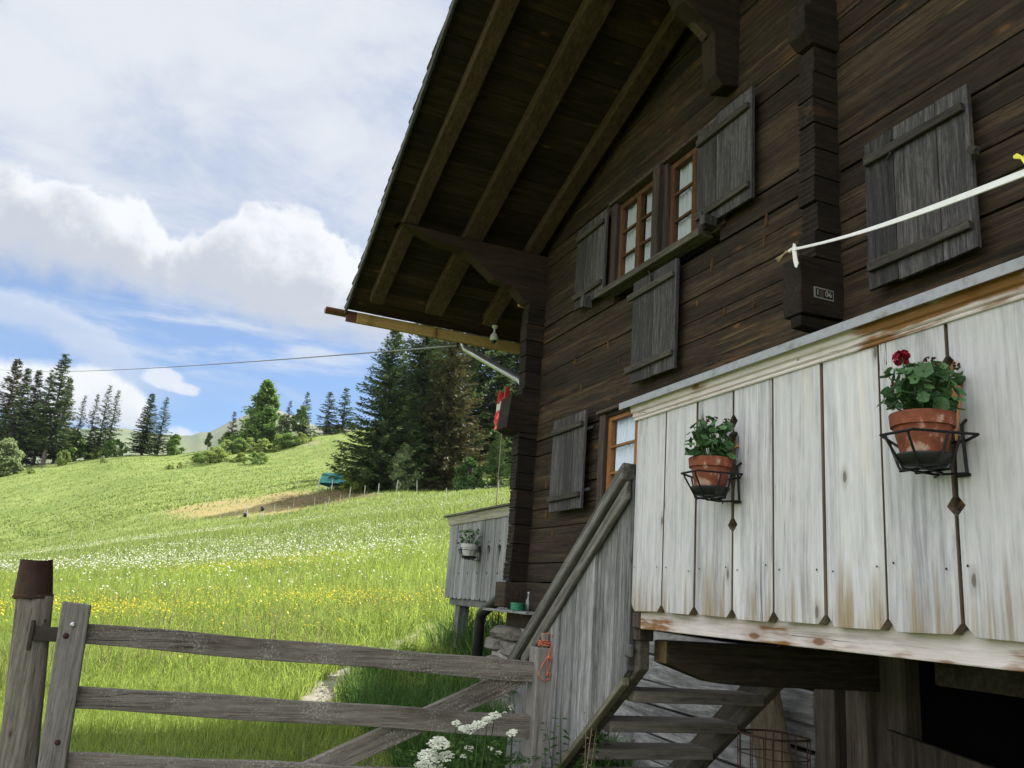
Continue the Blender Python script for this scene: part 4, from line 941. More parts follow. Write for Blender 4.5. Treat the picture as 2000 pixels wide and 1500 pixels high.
# ------------------------------------------------------------------ gate
GA, GB = Vector((-1.775, 3.60, 0)), Vector((.315, 4.385, 0))
gdir = (GB-GA).normalized(); grot = math.atan2(gdir.y, gdir.x); GL = (GB-GA).length
gate = thing('gate', 'weathered lichen-spotted wooden field gate with three rails and a diagonal brace', 'gate', GA, grot)
m_ = MB(); m_.prism([(.005+.0, .16), (.10, .16), (.107, 1.358), (.0, 1.366)][:1]+[(.10, .16), (.110, 1.358), (.002, 1.366)], 'y', -.035, .008)
V = [list(v) for v in m_.v]
for v in V: v[0] += -.05*(1-(v[2]-.16)/1.2)*-1   # the hinge stile leans
m_.v = [tuple(v) for v in V]; stile = m_.build('stile', M['stile'], gate, bevel=.006)
for (x, z_, r_, mt) in ((.058, 1.277, .012, 0), (.04, 1.232, .012, 1), (.085, .83, .011, 1)):
    m_ = MB(); m_.add([(x+r_*math.cos(a)*s_, -.035-d, z_+r_*math.sin(a)*s_) for s_, d in ((1, 0), (.85, .005), (.45, .008)) for a in [2*math.pi*i/12 for i in range(12)]], [(i, (i+1) % 12, 12+(i+1) % 12, 12+i) for i in range(12)]+[(12+i, 12+(i+1) % 12, 24+(i+1) % 12, 24+i) for i in range(12)]+[tuple(range(24, 36))]); m_.build('bolt', M['rust' if mt else 'steel'], stile)

for (zl, zl2, zr, zr2) in ((1.283, 1.200, 1.218, 1.122), (1.038, .950, .968, .868), (.785, .69, .705, .60)):
    m_ = MB(); n = 12; top = []; bot = []
    for i in range(n+1):
        f = i/n; x = .10+f*(GL-.205); top.append((x, zl+(zr-zl)*f+.003*math.sin(f*17+zl*9))); bot.append((x, zl2+(zr2-zl2)*f+.004*math.sin(f*11+zl)))
    top[0] = (.03, top[0][1]); bot[0] = (.03, bot[0][1])
    m_.prism(bot+top[::-1], 'y', .0085, .04); m_.build('rail', M['gatewood'], gate, bevel=.004)
m_ = MB(); m_.beam((.30, .060, .34), (GL-.14, .058, 1.155), .035, .098, up=(0, 0, 1)); align(m_.build('brace', M['gatewood'], gate, bevel=.004), math.atan2(.815, GL-.44))
m_ = MB(); m_.box(GL-.108, GL, -.03, .075, .12, 1.288); m_.box(GL-.074, GL-.042, -.01, .022, 1.285, 1.358); m_.build('stile', M['stile'], gate, bevel=.006)
m_ = MB(); m_.box(-.085, .01, -.012, .006, 1.205, 1.262); m_.box(-.095, -.080, -.02, .014, 1.17, 1.275); m_.tube([(-.09, .0, 1.15), (-.09, .0, 1.285)], .011, 8); m_.build('hinge', M['oldiron'], gate, bevel=.003)
# cord on the latch stile
P0 = GA+gdir*(GL-.058); t = thing('cord', 'orange cord wound round the peg of the latch stile', 'cord', (P0.x, P0.y, 1.29), grot)
m_ = MB(); pts = []
for i in range(90):
    a = i*.42; rr = .030+.004*math.sin(i*.9); pts.append((rr*math.cos(a), rr*math.sin(a)+.005, .012+.010*math.sin(i*.31)+.012*(i/90)))
m_.tube(pts, 0.0028, 5)
m_.tube([(-.03, -.03, .02), (-.042, -.045, .05), (-.035, -.045, .066), (-.005, -.045, .070), (.022, -.04, .058), (.03, -.03, .03)], 0.0025, 5)
def sm(p, n=36):
    q = [Vector(v) for v in p]; out = []
    for i in range(len(q)-1):
        a, b_, c, d = q[max(i-1, 0)], q[i], q[i+1], q[min(i+2, len(q)-1)]
        for k in range(6):
            f = k/6; out.append(.5*((2*b_)+(c-a)*f+(2*a-5*b_+4*c-d)*f*f+(3*b_-a-3*c+d)*f**3))
    return out+[q[-1]]
m_.tube(sm([(.02, -.036, .01), (.0, -.042, -.04), (-.03, -.044, -.09), (-.042, -.044, -.125), (-.03, -.044, -.147), (.0, -.045, -.15), (.03, -.044, -.135), (.055, -.044, -.10), (.062, -.040, -.06), (.058, -.036, -.025)]), 0.0028, 5)
m_.tube(sm([(.015, -.036, .0), (.005, -.043, -.04), (-.004, -.044, -.09), (.004, -.046, -.125), (.012, -.046, -.135)]), 0.0023, 5)
m_.tube(sm([(.025, -.036, .0), (.022, -.043, -.05), (.008, -.044, -.11)]), 0.0023, 5)
for c, r_ in (((.006, -.046, -.122), .011), ((.062, -.04, -.022), .012), ((.058, -.042, -.012), .010), ((.006, -.046, -.045), .008)):
    m_.tube([(c[0]+r_*math.cos(i*1.7)*math.sin(i*.6+.3), c[1]-.004+r_*.5*math.sin(i*1.3), c[2]+r_*math.sin(i*1.7)) for i in range(16)], 0.0027, 5)
m_.build('cord_loops', M['cord'], t, smooth=True)
# hinge post with a rusty bucket for a cap
t = thing('gate_post', 'round weathered gate post leaning at the left edge', 'post', (-1.745, 3.62, 0))
m_ = MB(); n, K = 28, 14; V = []
for k in range(K+1):
    f = k/K; z_ = -.1+1.48*f; c = Vector((-1.905+1.745, 0, 0))*f*.985
    for i in range(n):
        a = 2*math.pi*i/n; r_ = .069*(1+.05*math.sin(3*a+1)+.03*math.sin(7*a+f*2)+.02*mnoise.noise(Vector((math.cos(a)*2, math.sin(a)*2, f*5))))+(.006 if f < .5 else 0)
        V.append((c.x+r_*math.cos(a), c.y+r_*math.sin(a), z_))
m_.add(V, [(k*n+i, k*n+(i+1) % n, (k+1)*n+(i+1) % n, (k+1)*n+i) for k in range(K) for i in range(n)]+[tuple(range(K*n, K*n+n))])
m_.build('post_body', M['postwood'], t, smooth=True)
m_ = MB(); m_.box(.048-.16, .075-.16, -.03, .02, 1.10, 1.27); m_.tube([(.085-.165, -.01, 1.10), (.085-.165, -.01, 1.20)], .012, 8); m_.tube([(.075-.16, -.02, 1.285), (.088-.16, -.045, 1.285)], .006, 6); m_.build('hinge_strap', M['oldiron'], t, bevel=.002)
t = thing('rusty_cap', 'rusty upside-down bucket capping the round gate post', 'bucket', (-1.91, 3.62, 1.365))
t.rotation_euler = (0, R(-6), 0); t.scale = (.91, .91, .97)
m_ = MB(); m_.lathe([(.079, .0), (.083, .002), (.083, .012), (.079, .016), (.072, .10), (.066, .155), (.0665, .16), (.064, .160), (.061, .152), (.0, .150)], n=40)
for v_i, v in enumerate(m_.v):
    a = math.atan2(v[1], v[0]); m_.v[v_i] = (v[0]*(1+.03*math.sin(3*a)+.02*math.sin(5*a+2)), v[1]*(1+.03*math.sin(3*a)), v[2]+.004*math.sin(2*a))
m_.build('bucket_shell', M['rust'], t, smooth=True).modifiers.new('es', 'EDGE_SPLIT')
m_ = MB(); m_.beam((.0735*math.cos(-1.1), .0735*math.sin(-1.1), .02), (.067*math.cos(-1.1), .067*math.sin(-1.1), .15), .012, .006, up=(math.cos(-1.1), math.sin(-1.1), 0)); m_.build('seam', M['rust'], t)

# ------------------------------------------------------------------ path
cp_ = [ground_at(*p) for p in ((596, 1396), (615, 1380), (642, 1352), (672, 1325), (715, 1298), (765, 1272), (815, 1245), (850, 1222))]
V = []; wd = [.14, .22, .26, .25, .18, .14, .12, .10]
pp = sm([tuple(p) for p in cp_]); n = len(pp)
for i, p in enumerate(pp):
    d = (pp[min(i+1, n-1)]-pp[max(i-1, 0)]); s_ = Vector((-d.y, d.x, 0)).normalized(); ww = np.interp(i/(n-1)*7, range(8), wd)
    for q in (-1, -.5, 0, .5, 1):
        x = p.x+s_.x*q*ww*(1+.25*math.sin(i*1.3+q)); y = p.y+s_.y*q*ww*(1+.25*math.sin(i*1.3+q)); V.append((x, y, gz(x, y)+.012-.008*abs(q)))
F = [(i*5+k, i*5+k+1, i*5+6+k, i*5+5+k) for i in range(n-1) for k in range(4)]
m_ = MB(); m_.add(V, F); props(m_.build('path', M['gravel'], smooth=True), kind='structure')
PATH = np.array([(p.x, p.y) for p in pp])
V, F = [], []; m_ = MB()
for i in range(420):
    p = pp[random.randrange(n-4)]; x, y = p.x+random.gauss(0, .10), p.y+random.gauss(0, .12)
    r_ = random.uniform(.008, .026); c = Vector((x, y, gz(x, y)+.012+r_*.2)); ph = random.random()*6
    v = [c+Vector((r_*math.cos(ph+k*1.257)*random.uniform(.7, 1.2), r_*math.sin(ph+k*1.257)*random.uniform(.7, 1.2), 0)) for k in range(5)]+[c+Vector((0, 0, r_*.7))]
    m_.add(v, [(k, (k+1) % 5, 5) for k in range(5)])
props(m_.build('gravel', M['gravel']), kind='stuff')

# ------------------------------------------------------------------ trees
def spruce_geo(h, r, seed, bare=.06, whorl=.48, per=7, spray=.55, gap=0., power=.9):
    g = np.random.default_rng(seed); P, D_, N_, L_, W_ = [], [], [], [], []
    z = h*bare; br = []
    while z < h*.985:
        f = (z-h*bare)/(h*(1-bare)); n = max(3, int(per*(1-.45*f)+.5))
        for _ in range(n):
            if g.random() < gap: continue
            a = g.random()*6.283; L = r*(1-f)**power*g.uniform(.62, 1.12)+.18
            if f < .1: L *= .7+.3*f/.1
            br.append((z+g.uniform(-.2, .2)*whorl, a, L, f))
        z += whorl*(1-.5*f)*g.uniform(.8, 1.2)
    for (z, a, L, f) in br:
        ca, sa = math.cos(a), math.sin(a); k = max(3, int(L/(spray*.42))); s = (np.arange(k)+g.random(k)*.6)/k
        droop = .42*(1-f)-.42*f; up = .30*(1-f)
        zz_ = z-droop*L*s+up*L*s*s
        sl_ = -droop+2*up*s
        for q in range(4):
            th = a+g.normal(0, .12, k)+(.75, -.75, .0, 0)[q]*g.uniform(.6, 1.2, k); dz_ = sl_+g.normal(-.08, .16, k)+(-.18, -.18, .05, -.85)[q]
            d = np.stack([np.cos(th), np.sin(th), dz_], 1); d /= np.linalg.norm(d, axis=1)[:, None]
            P.append(np.stack([ca*L*s+g.normal(0, .05, k), sa*L*s+g.normal(0, .05, k), zz_+g.normal(0, .06, k)], 1)); D_.append(d)
            nn = np.stack([-np.cos(th)*.3+g.normal(0, .5, k), -np.sin(th)*.3+g.normal(0, .5, k), np.ones(k)], 1); N_.append(nn)
            sz = spray*(.55+.45*(1-f))*g.uniform(.65, 1.3, k)*(1, 1, 1, .8)[q]; L_.append(sz); W_.append(sz*g.uniform(.26, .42, k))
    # leader
    k = 14; s = np.linspace(.9, 1, k); th = g.random(k)*6.283; d = np.stack([np.cos(th)*.6, np.sin(th)*.6, np.full(k, .75)], 1)
    P.append(np.stack([0*s, 0*s, h*s-.25], 1)); D_.append(d); N_.append(np.stack([np.cos(th+1.5), np.sin(th+1.5), 0*s], 1)); L_.append(np.full(k, spray*.45)); W_.append(np.full(k, spray*.12))
    V, F = kites(np.concatenate(P), np.concatenate(D_), np.concatenate(N_), np.concatenate(L_), np.concatenate(W_))
    t = MB(); pts = [(0, 0, -.8)]+[(.02*h*.1*math.sin(i*1.1+seed), .02*h*.1*math.cos(i*.8), h*f) for i, f in enumerate((.02, .1, .25, .45, .65, .85, .99))]
    t.tube(pts, [h*.013*q for q in (1.15, 1, .92, .8, .6, .42, .2, .04)], 9)
    for (z, a, L, f) in br[::4]:
        if L > r*.3: t.tube([(0, 0, z), (math.cos(a)*L*.5, math.sin(a)*L*.5, z-(.42*(1-f))*L*.5+.07*L), (math.cos(a)*L*.85, math.sin(a)*L*.85, z-(.42*(1-f))*L*.85+.2*L)], [h*.0022, h*.0015, h*.0006], 4)
    return npmesh('spruce_crown', V, F), t
def broadleaf_geo(h, r, seed, n=5200, leaf=.34, clumps=26, shape=1.0, bare=.12, cone=False, loose=1.0):
    g = np.random.default_rng(seed); C = []; t = MB()
    t.tube([(0, 0, -.5), (.02, 0, h*.15), (.05*r, .04*r, h*.4), (0, 0, h*.7), (0, .02, h*.9)], [h*.022, h*.018, h*.014, h*.008, h*.002], 8)
    P, D_, N_ = [], [], []
    for c in range(clumps):
        f = (c+.5)/clumps; z = h*(bare+(1-bare)*f*.94); a = g.random()*6.283
        pr_ = (1-f)**.75*.95+.04 if cone else (math.sin(math.pi*min(1, (.16+f*.84))**shape))**.75
        rad = r*pr_*g.uniform(.3, .9)*loose; cr = r*g.uniform(.22, .5)*(1.1-(.75 if cone else .5)*f)/loose**.5
        c0 = np.array([rad*math.cos(a), rad*math.sin(a), z])
        t.tube([(0, 0, z*.72), tuple(c0*np.array([.5, .5, 1])-np.array([0, 0, h*.03])), tuple(c0)], [h*.006, h*.004, h*.0015], 5)
        k = n//clumps; d = g.normal(0, 1, (k, 3)); d /= np.linalg.norm(d, axis=1)[:, None]; rr = cr*g.random(k)**.4*g.uniform(.45, 1.35, k)
        P.append(c0+d*rr[:, None]*np.array([1, 1, .72])); D_.append(d*.5+g.normal(0, .6, (k, 3))+np.array([0, 0, -.2])); N_.append(d+np.array([0, 0, .8])+g.normal(0, .4, (k, 3)))
    P, D_, N_ = map(np.concatenate, (P, D_, N_)); D_ /= np.linalg.norm(D_, axis=1)[:, None]
    L = leaf*g.uniform(.6, 1.3, len(P)); V, F = kites(P, D_, N_, L, L*.7)
    return npmesh('leaf_crown', V, F), t
GEO = {}
def geo(key, fn):
    if key not in GEO: GEO[key] = fn()
    return GEO[key]
def plant_tree(name, label, cat, px, py, geo_key, fn, mat, hpx=None, href=1., group=None, D=None, rot=None, barkmat='bark', sxy=1.0):
    """stands on the hillside; hpx is the height it shows in photo pixels"""
    g = ground_at(px, py) if D is None else None
    if g is None:
        p = at(px, py, D); g = Vector((p.x, p.y, gz(p.x, p.y)))
    (me, tr) = geo(geo_key, fn)
    t = thing(name, label, cat, g, random.random()*6.283 if rot is None else rot, group)
    s = hpx/FPX*g.y/href if hpx else 1
    t.scale = (s*sxy, s*sxy, s)
    if isinstance(tr, MB): k = MB(); k.v, k.f, k.mi = tr.v, tr.f, tr.mi; trm = k.build('trunk', M[barkmat], t, smooth=True); GEO[geo_key] = (me, trm.data)
    else: o = bpy.data.objects.new('trunk', tr); COL.objects.link(o); o.parent = t
    c = bpy.data.objects.new('crown', me); COL.objects.link(c); c.parent = t
    if not me.materials: me.materials.append(M[mat])
    if me.materials[0] != M[mat]:
        c.material_slots[0].link = 'OBJECT'; c.material_slots[0].material = M[mat]
    return t
SA = ('sA', lambda: spruce_geo(25, 4.4, 1, bare=.06, whorl=.55, per=9, spray=1.0, gap=.04))
SB = ('sB', lambda: spruce_geo(25, 3.9, 2, bare=.16, whorl=.62, per=8, spray=.95, gap=.12))
SC = ('sC', lambda: spruce_geo(25, 4.0, 3, bare=.06, whorl=.72, per=8, spray=.9, gap=.2, power=.8))
SD = ('sD', lambda: spruce_geo(28, 9.0, 4, bare=.01, whorl=.46, per=12, spray=.95, gap=.04, power=.82))
SE = ('sE', lambda: spruce_geo(28, 7.6, 5, bare=.02, whorl=.50, per=11, spray=.95, gap=.06, power=.75))
SF = ('sF', lambda: spruce_geo(12, 3.4, 6, bare=.03, whorl=.34, per=9, spray=.45, gap=.04, power=.85))
SG = ('sG', lambda: spruce_geo(16, 3.4, 8, bare=.04, whorl=.55, per=7, spray=.75, gap=.14, power=.85))
BA = ('bA', lambda: broadleaf_geo(16, 4.2, 11, n=13000, leaf=.62, clumps=84, bare=.05, cone=True))
BB = ('bB', lambda: broadleaf_geo(9, 2.5, 12, n=3200, leaf=.45, clumps=26, shape=1.0, bare=.25))
BC = ('bC', lambda: broadleaf_geo(4.5, 2.6, 13, n=3600, leaf=.42, clumps=34, shape=1.1, bare=.0, loose=1.45))
BD = ('bD', lambda: broadleaf_geo(7, 2.6, 14, n=5200, leaf=.46, clumps=34, shape=1.15, bare=.02))
BG = ('bG', lambda: broadleaf_geo(4.5, 2.6, 23, n=3000, leaf=.36, clumps=30, shape=.9, bare=.0, loose=1.7))
BE = ('bE', lambda: broadleaf_geo(1.6, 1.5, 15, n=1500, leaf=.22, clumps=14, shape=1.0, bare=.0))
gl_ = 'spruces at the left end of the ridge'
for (x, y, hp, k, mat, sxy, lab) in (
    (-12, 915, 228, SA, 'needle_brown', 1.3, 'brownish spruce cut by the left edge of the view'),
    (14, 908, 205, SA, 'needle', 1.2, 'dense dark spruce second from the left edge'),
    (38, 905, 196, SA, 'needle_brown', 1.15, 'dark spruce with a thin pointed top, third from the left edge'),
    (64, 908, 186, SB, 'needle', 1.35, 'spruce with a bare pale trunk just left of the tallest one'),
    (84, 908, 226, SB, 'needle', 1.5, 'tallest spruce of the left group, pale bare trunk showing below'),
    (104, 900, 172, SA, 'needle_brown', 1.2, 'lower spruce filling in beside the tallest of the left group'),
    (142, 893, 134, SC, 'needle', .9, 'thin see-through spruce right of the tallest one'),
    (168, 891, 134, SC, 'needle', 1.0, 'first of three close gappy spruces in the middle of the left row'),
    (188, 891, 149, SC, 'needle', 1.0, 'highest of three close gappy spruces in the left row'),
    (207, 890, 137, SC, 'needle', 1.1, 'last of three close gappy spruces, beside the gap with the mountain'),
    (276, 889, 125, SA, 'needle', 1.5, 'full dark spruce standing alone right of the mountain gap'),
    (306, 889, 118, SC, 'needle', 1.35, 'gappy dark spruce beside the full one at the end of the left row')):
    plant_tree('spruce_tree', lab, 'tree', x, y, *k, mat, hp, 25, gl_, sxy=sxy)
for (x, y, hp, k, mat, sxy, lab) in (
    (448, 872, 76, SG, 'needle_brown', 1.0, 'small dark gappy spruce left of the conical bright green tree'),
    (560, 838, 84, SG, 'needle', .9, 'slim spruce behind the pale green birches, left of two'),
    (593, 832, 95, SG, 'needle', .9, 'slim spruce behind the pale green birches, right of two'),
    (638, 829, 88, SG, 'needle', 1.5, 'wide dark spruce on the hilltop, left of a pair'),
    (669, 827, 92, SG, 'needle', 1.35, 'narrower dark spruce on the hilltop, right of a pair next to the big dark clump')):
    plant_tree('spruce_tree', lab, 'tree', x, y, *k, mat, hp, 16, 'spruces along the hilltop', sxy=sxy*1.15)
for (x, y, hp, D, k, ref, mat, sxy, lab) in (
    (738, 958, 335, None, SD, 28, 'needle', 1.05, 'big dark spruce whose skirt sweeps out over the green shelter'),
    (800, 956, 400, None, SE, 28, 'needle', 1.05, 'tall dark spruce in the middle of the clump under the eaves'),
    (862, 955, 365, None, SE, 28, 'needle_brown', .95, 'big spruce with brownish hanging twigs right of the clump middle'),
    (905, 950, 395, 128, SE, 28, 'needle', 1.1, 'dark tall spruce seen under the downpipe'),
    (965, 948, 395, 134, SE, 28, 'needle', 1.15, 'dark tall spruce seen behind the flag'),
    (1030, 945, 380, 138, SD, 28, 'needle', 1.0, 'dark spruce mostly hidden behind the chalet corner'),
    (830, 948, 330, 134, SD, 28, 'needle', 1.0, 'shaded spruce at the back of the clump'),
    (966, 955, 122, 88, SF, 12, 'needle_fresh', 1.15, 'young fresh green spruce before the dark wood by the corner'),
    (1000, 955, 84, 86, SF, 12, 'needle_fresh', 1.1, 'short young spruce touching the log corner')):
    plant_tree('spruce_tree', lab, 'tree', x, y, *k, mat, hp, ref, 'spruces in the dark clump behind the meadow', D=D, sxy=sxy)
for (x, y, hp, k, ref, mat, sxy, nm, lab, cat) in (
    (505, 870, 138, BA, 16, 'leaf', 1.3, 'broadleaf_tree', 'full conical bright green tree on the hill shoulder', 'tree'),
    (549, 840, 58, BB, 9, 'leaf_pale', 1.0, 'birch_tree', 'airy pale green birch, left of two', 'tree'),
    (585, 838, 66, BB, 9, 'leaf', 1.0, 'birch_tree', 'airy green birch with a denser top, right of two', 'tree'),
    (405, 877, 36, BB, 9, 'needle', .85, 'small_tree', 'tiny dark tree alone on a thin stem before the mountain', 'tree'),
    (136, 900, 62, BD, 7, 'leaf', 1.15, 'broadleaf_tree', 'bright green leafy tree at the foot of the tallest spruce', 'tree'),
    (2, 930, 74, BD, 7, 'leaf_pale', 1.2, 'broadleaf_tree', 'pale grey-green leafy tree at the left edge', 'tree'),
    (338, 889, 42, BD, 7, 'leaf', 1.2, 'bush', 'green bush leaning on the last spruce of the left row', 'bush'),
    (222, 891, 34, BC, 4.5, 'leaf', .9, 'bush', 'low green bush under the gappy spruces', 'bush'),
    (178, 891, 30, BC, 4.5, 'shrub', .9, 'bush', 'low dark green bush at the foot of three gappy spruces', 'bush'),
    (122, 909, 30, BC, 4.5, 'shrub', .6, 'bush', 'small bush in front of the stony bank on the left', 'bush'),
    (790, 900, 95, BD, 7, 'leaf_pale', .85, 'broadleaf_tree', 'pale leafy tree standing against the dark spruces', 'tree'),
    (913, 951, 72, BD, 7, 'needle_fresh', 1.1, 'bush', 'bushy blue-green shrub between spruces and fence', 'bush'),
    (692, 962, 46, BC, 4.5, 'shrub', .8, 'bush', 'dark bush growing over the end of the green shelter', 'bush'),
    (445, 872, 34, BC, 4.5, 'leaf', .9, 'bush', 'dark green bush under the small gappy spruce', 'bush')):
    plant_tree(nm, lab, cat, x, y, *k, mat, hp, ref, 'leafy trees and bushes on the hill', D={790: 98, 913: 88, 692: 98}.get(x), sxy=sxy)
ld = ['low light green shrub on the slope below the conical bright tree', 'low light green shrub on the slope beside the birches', 'low light green shrub spreading over the left shoulder of the hill']
for i, (x, y, hp) in enumerate(((388, 903, 22), (405, 905, 28), (425, 903, 32), (440, 890, 36), (462, 886, 34), (485, 884, 34), (470, 902, 20), (495, 908, 26), (515, 884, 30), (540, 878, 36), (562, 874, 32), (585, 868, 26), (510, 900, 20), (560, 850, 26), (535, 862, 30), (612, 842, 14), (660, 832, 12), (350, 915, 14), (330, 918, 12), (200, 905, 10), (60, 925, 10))):
    lab = ld[2] if x < 430 else (ld[0] if x < 528 else ld[1])
    if x < 100: lab = 'tiny low shrub on the stony bank at the left'
    elif x < 300: lab = 'tiny low shrub on the bare grass below the left spruces'
    plant_tree('shrub', lab, 'shrub', x, y, *(BC, BG)[i % 2], ('shrub', 'leaf', 'shrub')[i % 3], hp*.88, 4.5, 'low shrubs on the hill slope' if x > 300 else None, sxy=random.uniform(.95, 1.4))

# ------------------------------------------------------------------ hill fence posts, shelter, boxes
m_ = MB(); m_.tube([(0, 0, -.1), (0, 0, 1.05)], [.019, .016], 6); m_.lathe([(.022, .92), (.022, .96)], n=6)
proto = m_.build('fence_post', M['whitepost']); pme = proto.data; bpy.data.objects.remove(proto)
m_ = MB(); m_.tube([(0, 0, -.1), (.02, 0, 1.0), (.03, 0, 1.35)], [.055, .05, .045], 7); pr2 = m_.build('wooden_stake', M['graypost']); sme = pr2.data; bpy.data.objects.remove(pr2)
sets = (('thin white electric-fence post in the line across the flower meadow', 'white posts across the flower meadow', pme, ((98, 1064), (138, 1055), (179, 1040), (283, 1024), (320, 1019), (375, 1022), (428, 1020), (535, 1006), (563, 1008), (573, 993), (633, 1000), (699, 999), (777, 989), (871, 983), (972, 972))),
        ('thin white electric-fence post round the dry trampled patch', 'white posts round the dry patch', pme, ((374, 976), (377, 979), (393, 980), (410, 974), (426, 967), (405, 989), (432, 989), (457, 995), (465, 960), (482, 960), (494, 958), (518, 956), (538, 955), (557, 953), (581, 955), (614, 988), (641, 987), (663, 984))),
        ('grey wooden stake of the fence before the dark spruces', 'wooden stakes before the spruces', sme, ((682, 975), (711, 971), (738, 969), (774, 963), (814, 963), (890, 956), (914, 954), (925, 953), (937, 954), (946, 955), (975, 955))))
for lab, grp, md, pts in sets:
    for (x, y) in pts:
        o = bpy.data.objects.new('fence_post' if md is pme else 'wooden_stake', md); COL.objects.link(o); o.location = ground_at(x, y); o.rotation_euler = (random.uniform(-.08, .08), random.uniform(-.12, .06), random.random())
        s = random.uniform(.85, 1.1); o.scale = (s, s, s); props(o, lab, 'fence post', grp)
# fence energiser boxes on posts
for (x, y, lab) in ((478, 1012, 'dark bundle hung low on a white post in the meadow'), (510, 1013, 'dark box on two short white legs in the meadow')):
    g = ground_at(x, y); t = thing('fence_box', lab, 'fence box', g)
    m_ = MB(); zb = .1 if x < 500 else .75
    m_.lathe([(0, zb), (.15, zb), (.2, zb+.15), (.17, zb+.4), (0, zb+.45)], n=10); m_.build('box_body', M['blackbox'], t, smooth=True)
    m_ = MB(); m_.tube([(.18, 0, -.1), (.14, 0, 1.45 if x < 500 else .8)], .035, 6); m_.tube([(-.15, .05, -.1), (-.05, .05, 1.3 if x < 500 else .8)], .03, 6); m_.build('legs', M['whitepost'], t)
# teal tarpaulin shelter with a tube hurdle in front
g = ground_at(652, 957); t = thing('tarpaulin_shelter', 'teal tarpaulin cattle shelter half under the big spruce', 'shelter', g, -.25)
s = g.y/FPX; Lh, rad = 46*s, 24*s; n = 14
m_ = MB(); prof = [(rad*math.cos(math.pi*i/n), 10*s+rad*.85*math.sin(math.pi*i/n)) for i in range(n+1)]
m_.prism(prof+[(x_*.97, z_*.97+.2) for x_, z_ in prof[::-1]], 'x', -Lh*.45, Lh*.75); m_.build('tarp_cover', M['tarp'], t, smooth=False, bevel=.05)
m_ = MB()
for xx in (-Lh*.45, Lh*.15, Lh*.74): m_.tube([(xx, p[0]*1.02, p[1]*1.02) for p in prof], .05, 6); m_.tube([(xx, rad, -.2), (xx, rad, 10*s)], .05, 6); m_.tube([(xx, -rad, -.2), (xx, -rad, 10*s)], .05, 6)
m_.build('tube_frame', M['galv'], t)
t = thing('hurdle', 'pale metal tube hurdle in front of the teal shelter', 'hurdle', ground_at(636, 957), -.12)
m_ = MB()
for k in range(4): m_.tube([(-.2, 0, .35+k*.36), (3.6, 0, .35+k*.36)], .035, 6)
m_.build('rails', M['galv'], t); m_ = MB()
for xx in (-.2, .55, 1.4, 2.5, 3.6): m_.tube([(xx, 0, -.1), (xx, 0, 1.45+(.5 if xx == .55 else 0))], .04, 6)
m_.build('uprights', M['galv'], t)

# ------------------------------------------------------------------ grass and meadow flowers
UDx, NDx = UD, ND
def in_house(X, Y, pad=.0):
    u = X*UD[0]+Y*UD[1]; w_ = X*ND[0]+Y*ND[1]-HF
    return (w_ > -.02-pad) & (u > -7.75-pad) & (u < 6)
T_E = two((395, 982), (640, 985), 9.0); M_E = two((562, 968), (705, 973), 5.5)
def bare(X, Y):
    r_ = np.zeros(len(X), bool)
    for (cx, cy, rx, ry, ro) in (T_E, M_E):
        c, s_ = math.cos(ro), math.sin(ro); a = ((X-cx)*c+(Y-cy)*s_)/rx; b_ = ((Y-cy)*c-(X-cx)*s_)/ry
        r_ |= np.sqrt(a*a+b_*b_)+rng.normal(0, .08, len(X)) < .93
    return r_ & (rng.random(len(X)) < .8)
def off_path(X, Y, d=.2):
    r_ = np.full(len(X), 9.)
    for p in PATH[::3]: r_ = np.minimum(r_, (X-p[0])**2+(Y-p[1])**2)
    return r_ > d*d
def blades(name, X, Y, H, Wd, mat, lean=.35, cross=False):
    n = len(X); Z = terrain(X, Y)-.01; a = rng.random(n)*6.283; b_ = rng.random(n)*6.283
    H = np.broadcast_to(H, (n,))*rng.uniform(.55, 1.25, n); Wd = np.broadcast_to(Wd, (n,))*rng.uniform(.7, 1.3, n)
    B = np.stack([X, Y, Z], 1); sd = np.stack([np.cos(a), np.sin(a), 0*a], 1)*(Wd/2)[:, None]
    ln = rng.random(n)*lean*2; ld_ = np.stack([np.cos(b_), np.sin(b_), 0*b_], 1)
    mid = B+np.array([0, 0, 1.])*(H*.55)[:, None]+ld_*(H*ln*.22)[:, None]; tip = B+np.array([0, 0, 1.])*(H*(1-.28*ln))[:, None]+ld_*(H*ln*.75)[:, None]
    V = np.stack([B-sd, B+sd, mid+sd*.75, mid-sd*.75, tip], 1).reshape(-1, 3); i = np.arange(n)*5
    F3 = np.concatenate([np.c_[i, i+1, i+2], np.c_[i, i+2, i+3], np.c_[i+3, i+2, i+4]])
    o = link(name, npmesh(name, V, F3), M[mat]); return props(o, kind='stuff')
def scatter(n, x0, x1, y0, y1, inv=True):
    """points in the viewed wedge, thinning with distance"""
    q = rng.random(n); Y = y0*(y1/y0)**q if inv else y0+(y1-y0)*q
    X = (x0+(x1-x0)*rng.random(n))*Y; return X, Y
def patchy(X, Y, sc_, seed): return np.array([mnoise.noise(Vector((x*sc_, y*sc_, seed))) for x, y in zip(X, Y)])
